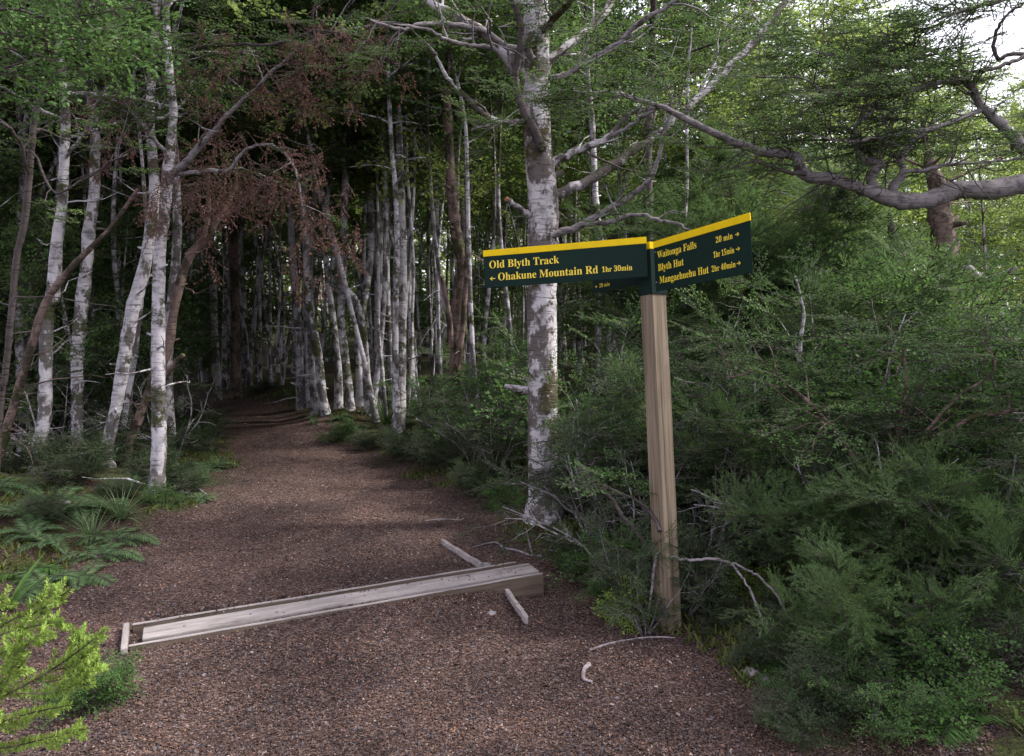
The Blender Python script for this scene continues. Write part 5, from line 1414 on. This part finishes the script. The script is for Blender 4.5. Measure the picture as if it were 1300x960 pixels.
# ------------------------------------------------------------------ bright conifer sapling at the lower left
def fore_sapling():
    base = np.array([-1.50, 2.12, hz(-1.5, 2.12)])
    root = thing('conifer_sapling', 'bright yellow green conifer sapling with feathery shoots at the lower left corner', 'sapling', tuple(base))
    wood, leaf = MB(), MB()
    def shoot(px, d0, d1, w=3, sub=True):
        w = w * .6
        if sub:
            for t in np.arange(.35, .98, .11):
                f = t * (len(px) - 1); i = min(len(px) - 2, int(f)); a, b = px[i], px[i + 1]
                x = a[0] + (b[0] - a[0]) * (f - i); y = a[1] + (b[1] - a[1]) * (f - i); dx, dy = b[0] - a[0], b[1] - a[1]; n = math.hypot(dx, dy); dx /= n; dy /= n
                for sg in (-1, 1):
                    if rng.uniform() < .45: continue
                    L = rng.uniform(16, 30) * (1.2 - .5 * t); ex = x + (dx * .8 - sg * dy * .6) * L; ey = y + (dy * .8 + sg * dx * .6) * L
                    dd = d0 + (d1 - d0) * t
                    shoot([(x, y), ((x + ex) / 2, (y + ey) / 2 + 1), (ex, ey - 2)], dd, dd + rng.uniform(-.12, .12), 2, False)
        lp, lr = depth_path([(a, b, w) for a, b in px], d0, d1)
        lp, lr = smooth_path(lp - base, lr * np.linspace(1, .4, len(lr)), 8)
        tube(wood, lp, lr, 5)
        L = np.linalg.norm(np.diff(lp, axis=0), axis=1).sum(); n = int(L / .0016)
        V = []
        for k in range(n):
            t = .12 + .88 * k / n; f = t * (len(lp) - 1); i = min(len(lp) - 2, int(f)); p = lp[i] + (lp[i + 1] - lp[i]) * (f - i)
            tan = unit(lp[i + 1] - lp[i]); a = k * 2.4 + rng.normal() * .3
            r = rng.normal(size=3); side = unit(np.cross(tan, (math.sin(a), math.cos(a), .3 * math.sin(a * 1.7))))
            d = unit(side + tan * .75); ln = (.024 if sub else .017) * rng.uniform(.7, 1.15) * (1 - .35 * t ** 4)
            V.append(leafquad(p, d, unit(np.cross(d, rng.normal(size=3))), ln, .0056))
        V = np.array(V); leaf.add(V.reshape(-1, 3), np.arange(len(V) * 4).reshape(-1, 4), 0, np.repeat(np.clip(rng.normal(.55, .25, len(V)), 0, 1), 4))
    shoot([(-60, 960), (-62, 900), (-30, 830), (10, 790), (50, 775), (90, 748)], 2.15, 2.15, 7)
    shoot([(-10, 810), (20, 800), (60, 792), (80, 790)], 2.12, 2.05)
    shoot([(-30, 850), (0, 830), (30, 822), (62, 800)], 2.1, 2.0)
    shoot([(-62, 910), (-10, 890), (50, 860), (95, 830), (136, 798)], 2.1, 2.05, 6)
    shoot([(40, 868), (80, 862), (110, 846), (124, 840)], 2.07, 2.0)
    shoot([(20, 880), (60, 880), (90, 872), (112, 860)], 2.06, 1.95)
    shoot([(-62, 930), (-10, 920), (40, 905), (90, 895)], 2.05, 1.9, 5)
    shoot([(-50, 870), (-20, 850), (10, 850), (30, 845)], 2.1, 2.2)
    shoot([(-20, 900), (0, 880), (15, 850), (20, 800)], 2.1, 2.0)
    shoot([(70, 850), (90, 845), (105, 825), (100, 800)], 2.05, 2.15)
    shoot([(30, 783), (45, 765), (60, 758), (68, 742)], 2.15, 2.2)
    shoot([(-60, 860), (-40, 800), (-20, 770), (10, 760)], 2.15, 2.2)
    shoot([(-62, 950), (0, 950), (50, 940), (110, 925)], 2.03, 1.85, 5)
    wood.build('stem', [M['brownbark']], root); leaf.build('needles', [M['leafyel'], M['twig']], root)
fore_sapling()
plant('lowmid', 100, 2.9, .32, 'small dark green seedling just right of the bright conifer shoots')
plant('rosette', 60, 3.0, .35, 'small broad-leaved weed behind the bright conifer shoots')

# near leafy twigs hanging in at the upper left corner
def corner_tree():
    base = np.array([-3.1, 3.3, hz(-3.1, 3.3)])
    root = thing('broadleaf_tree', 'broad-leaved tree whose round leaves hang in at the upper left corner', 'tree', tuple(base))
    wood, leaf = MB(), MB()
    tr = np.array([[-3.1, 3.3, -.15], [-3.1, 3.3, .5], [-3.0, 3.3, 1.5], [-3.05, 3.35, 2.6], [-3.0, 3.3, 3.8], [-2.9, 3.3, 4.6]])
    sp, sr = smooth_path(tr, [.08, .06, .05, .045, .03, .01], 6); tube(wood, sp - base, sr, 9)
    for px, d0, d1 in [([(-330, 60), (-120, 40), (0, 12), (60, 22), (120, 18), (170, 8)], 3.3, 3.2), ([(-120, 40), (-20, 40), (40, 48), (100, 50), (130, 48)], 3.3, 3.5),
                       ([(-300, -60), (-100, -40), (60, -20), (150, -10)], 3.3, 3.1), ([(-330, 160), (-160, 130), (-60, 110), (10, 85), (50, 75)], 3.3, 3.5)]:
        lp, lr = depth_path([(a, b, 5) for a, b in px], d0, d1); lp, lr = smooth_path(lp - base, lr * np.linspace(1, .3, len(lr)), 6)
        tube(wood, lp, lr, 5)
        O, D, S = sub_twigs(wood, lp, lr, 9, .22, .3, .0, kids=1)
        put_sprays(leaf, O, D * [1, 1, .4], .20 * rng.uniform(.7, 1.2, len(O)), 'coarse', roll=.6)
    wood.build('trunk', [M['darkbark']], root); leaf.build('crown', [M['leafmid'], M['twig']], root)
corner_tree()

# unseen canopy trees added beside and behind the camera; right-hand ones shade the thicket
for x, y in [(7.2, -3), (6.3, 2.2), (8.3, 4.0), (8.0, .6), (-8.2, 6.0), (-10.5, 3), (-11, 8.5), (-9.5, 9.5), (8, -10)]:
    forest([3, 4, 1], x, y, rng.uniform(.95, 1.15))

for k, R in list(ALL.items()):
    if k not in used:
        for c in list(R.children): bpy.data.objects.remove(c)
        bpy.data.objects.remove(R)

# ------------------------------------------------------------------ light
w = bpy.data.worlds.new('World'); scene.world = w; w.use_nodes = True
nt = w.node_tree; nt.nodes.clear()
EL, AZ = math.radians(46), math.radians(84)     # sun to the right and beyond
sky = nt.nodes.new('ShaderNodeTexSky'); sky.sky_type = 'NISHITA'; sky.sun_disc = False
sky.sun_elevation = EL; sky.sun_rotation = AZ; sky.air_density = 1.0; sky.dust_density = 3.0; sky.ozone_density = 1.0
hs = nt.nodes.new('ShaderNodeHueSaturation'); hs.inputs['Saturation'].default_value = 0.45
mixc = nt.nodes.new('ShaderNodeMixRGB'); mixc.inputs[0].default_value = .5; mixc.inputs[2].default_value = (9.9, 9.4, 10.9, 1)   # thin bright cloud over the whole sky
nt.links.new(sky.outputs[0], hs.inputs['Color']); nt.links.new(hs.outputs[0], mixc.inputs[1])
bg = nt.nodes.new('ShaderNodeBackground'); bg.inputs[1].default_value = 0.14
nt.links.new(mixc.outputs[0], bg.inputs[0])
out = nt.nodes.new('ShaderNodeOutputWorld'); nt.links.new(bg.outputs[0], out.inputs[0])

sun = bpy.data.lights.new('sun', 'SUN'); sun.energy = 4.4; sun.angle = math.radians(9); sun.color = (1.0, .96, .88)
so = bpy.data.objects.new('sun', sun); col.objects.link(so)
sd = Vector((math.sin(AZ) * math.cos(EL), math.cos(AZ) * math.cos(EL), math.sin(EL)))
so.rotation_euler = sd.to_track_quat('Z', 'Y').to_euler()

scene.view_settings.view_transform = 'Standard'; scene.view_settings.look = 'None'
scene.view_settings.exposure = 1.12; scene.view_settings.gamma = 1.0
scene.view_settings.use_curve_mapping = False
scene.cycles.use_denoising = True
scene.cycles.max_bounces = 8; scene.cycles.diffuse_bounces = 5; scene.cycles.glossy_bounces = 1; scene.cycles.transmission_bounces = 3
scene.cycles.caustics_reflective = False; scene.cycles.caustics_refractive = False
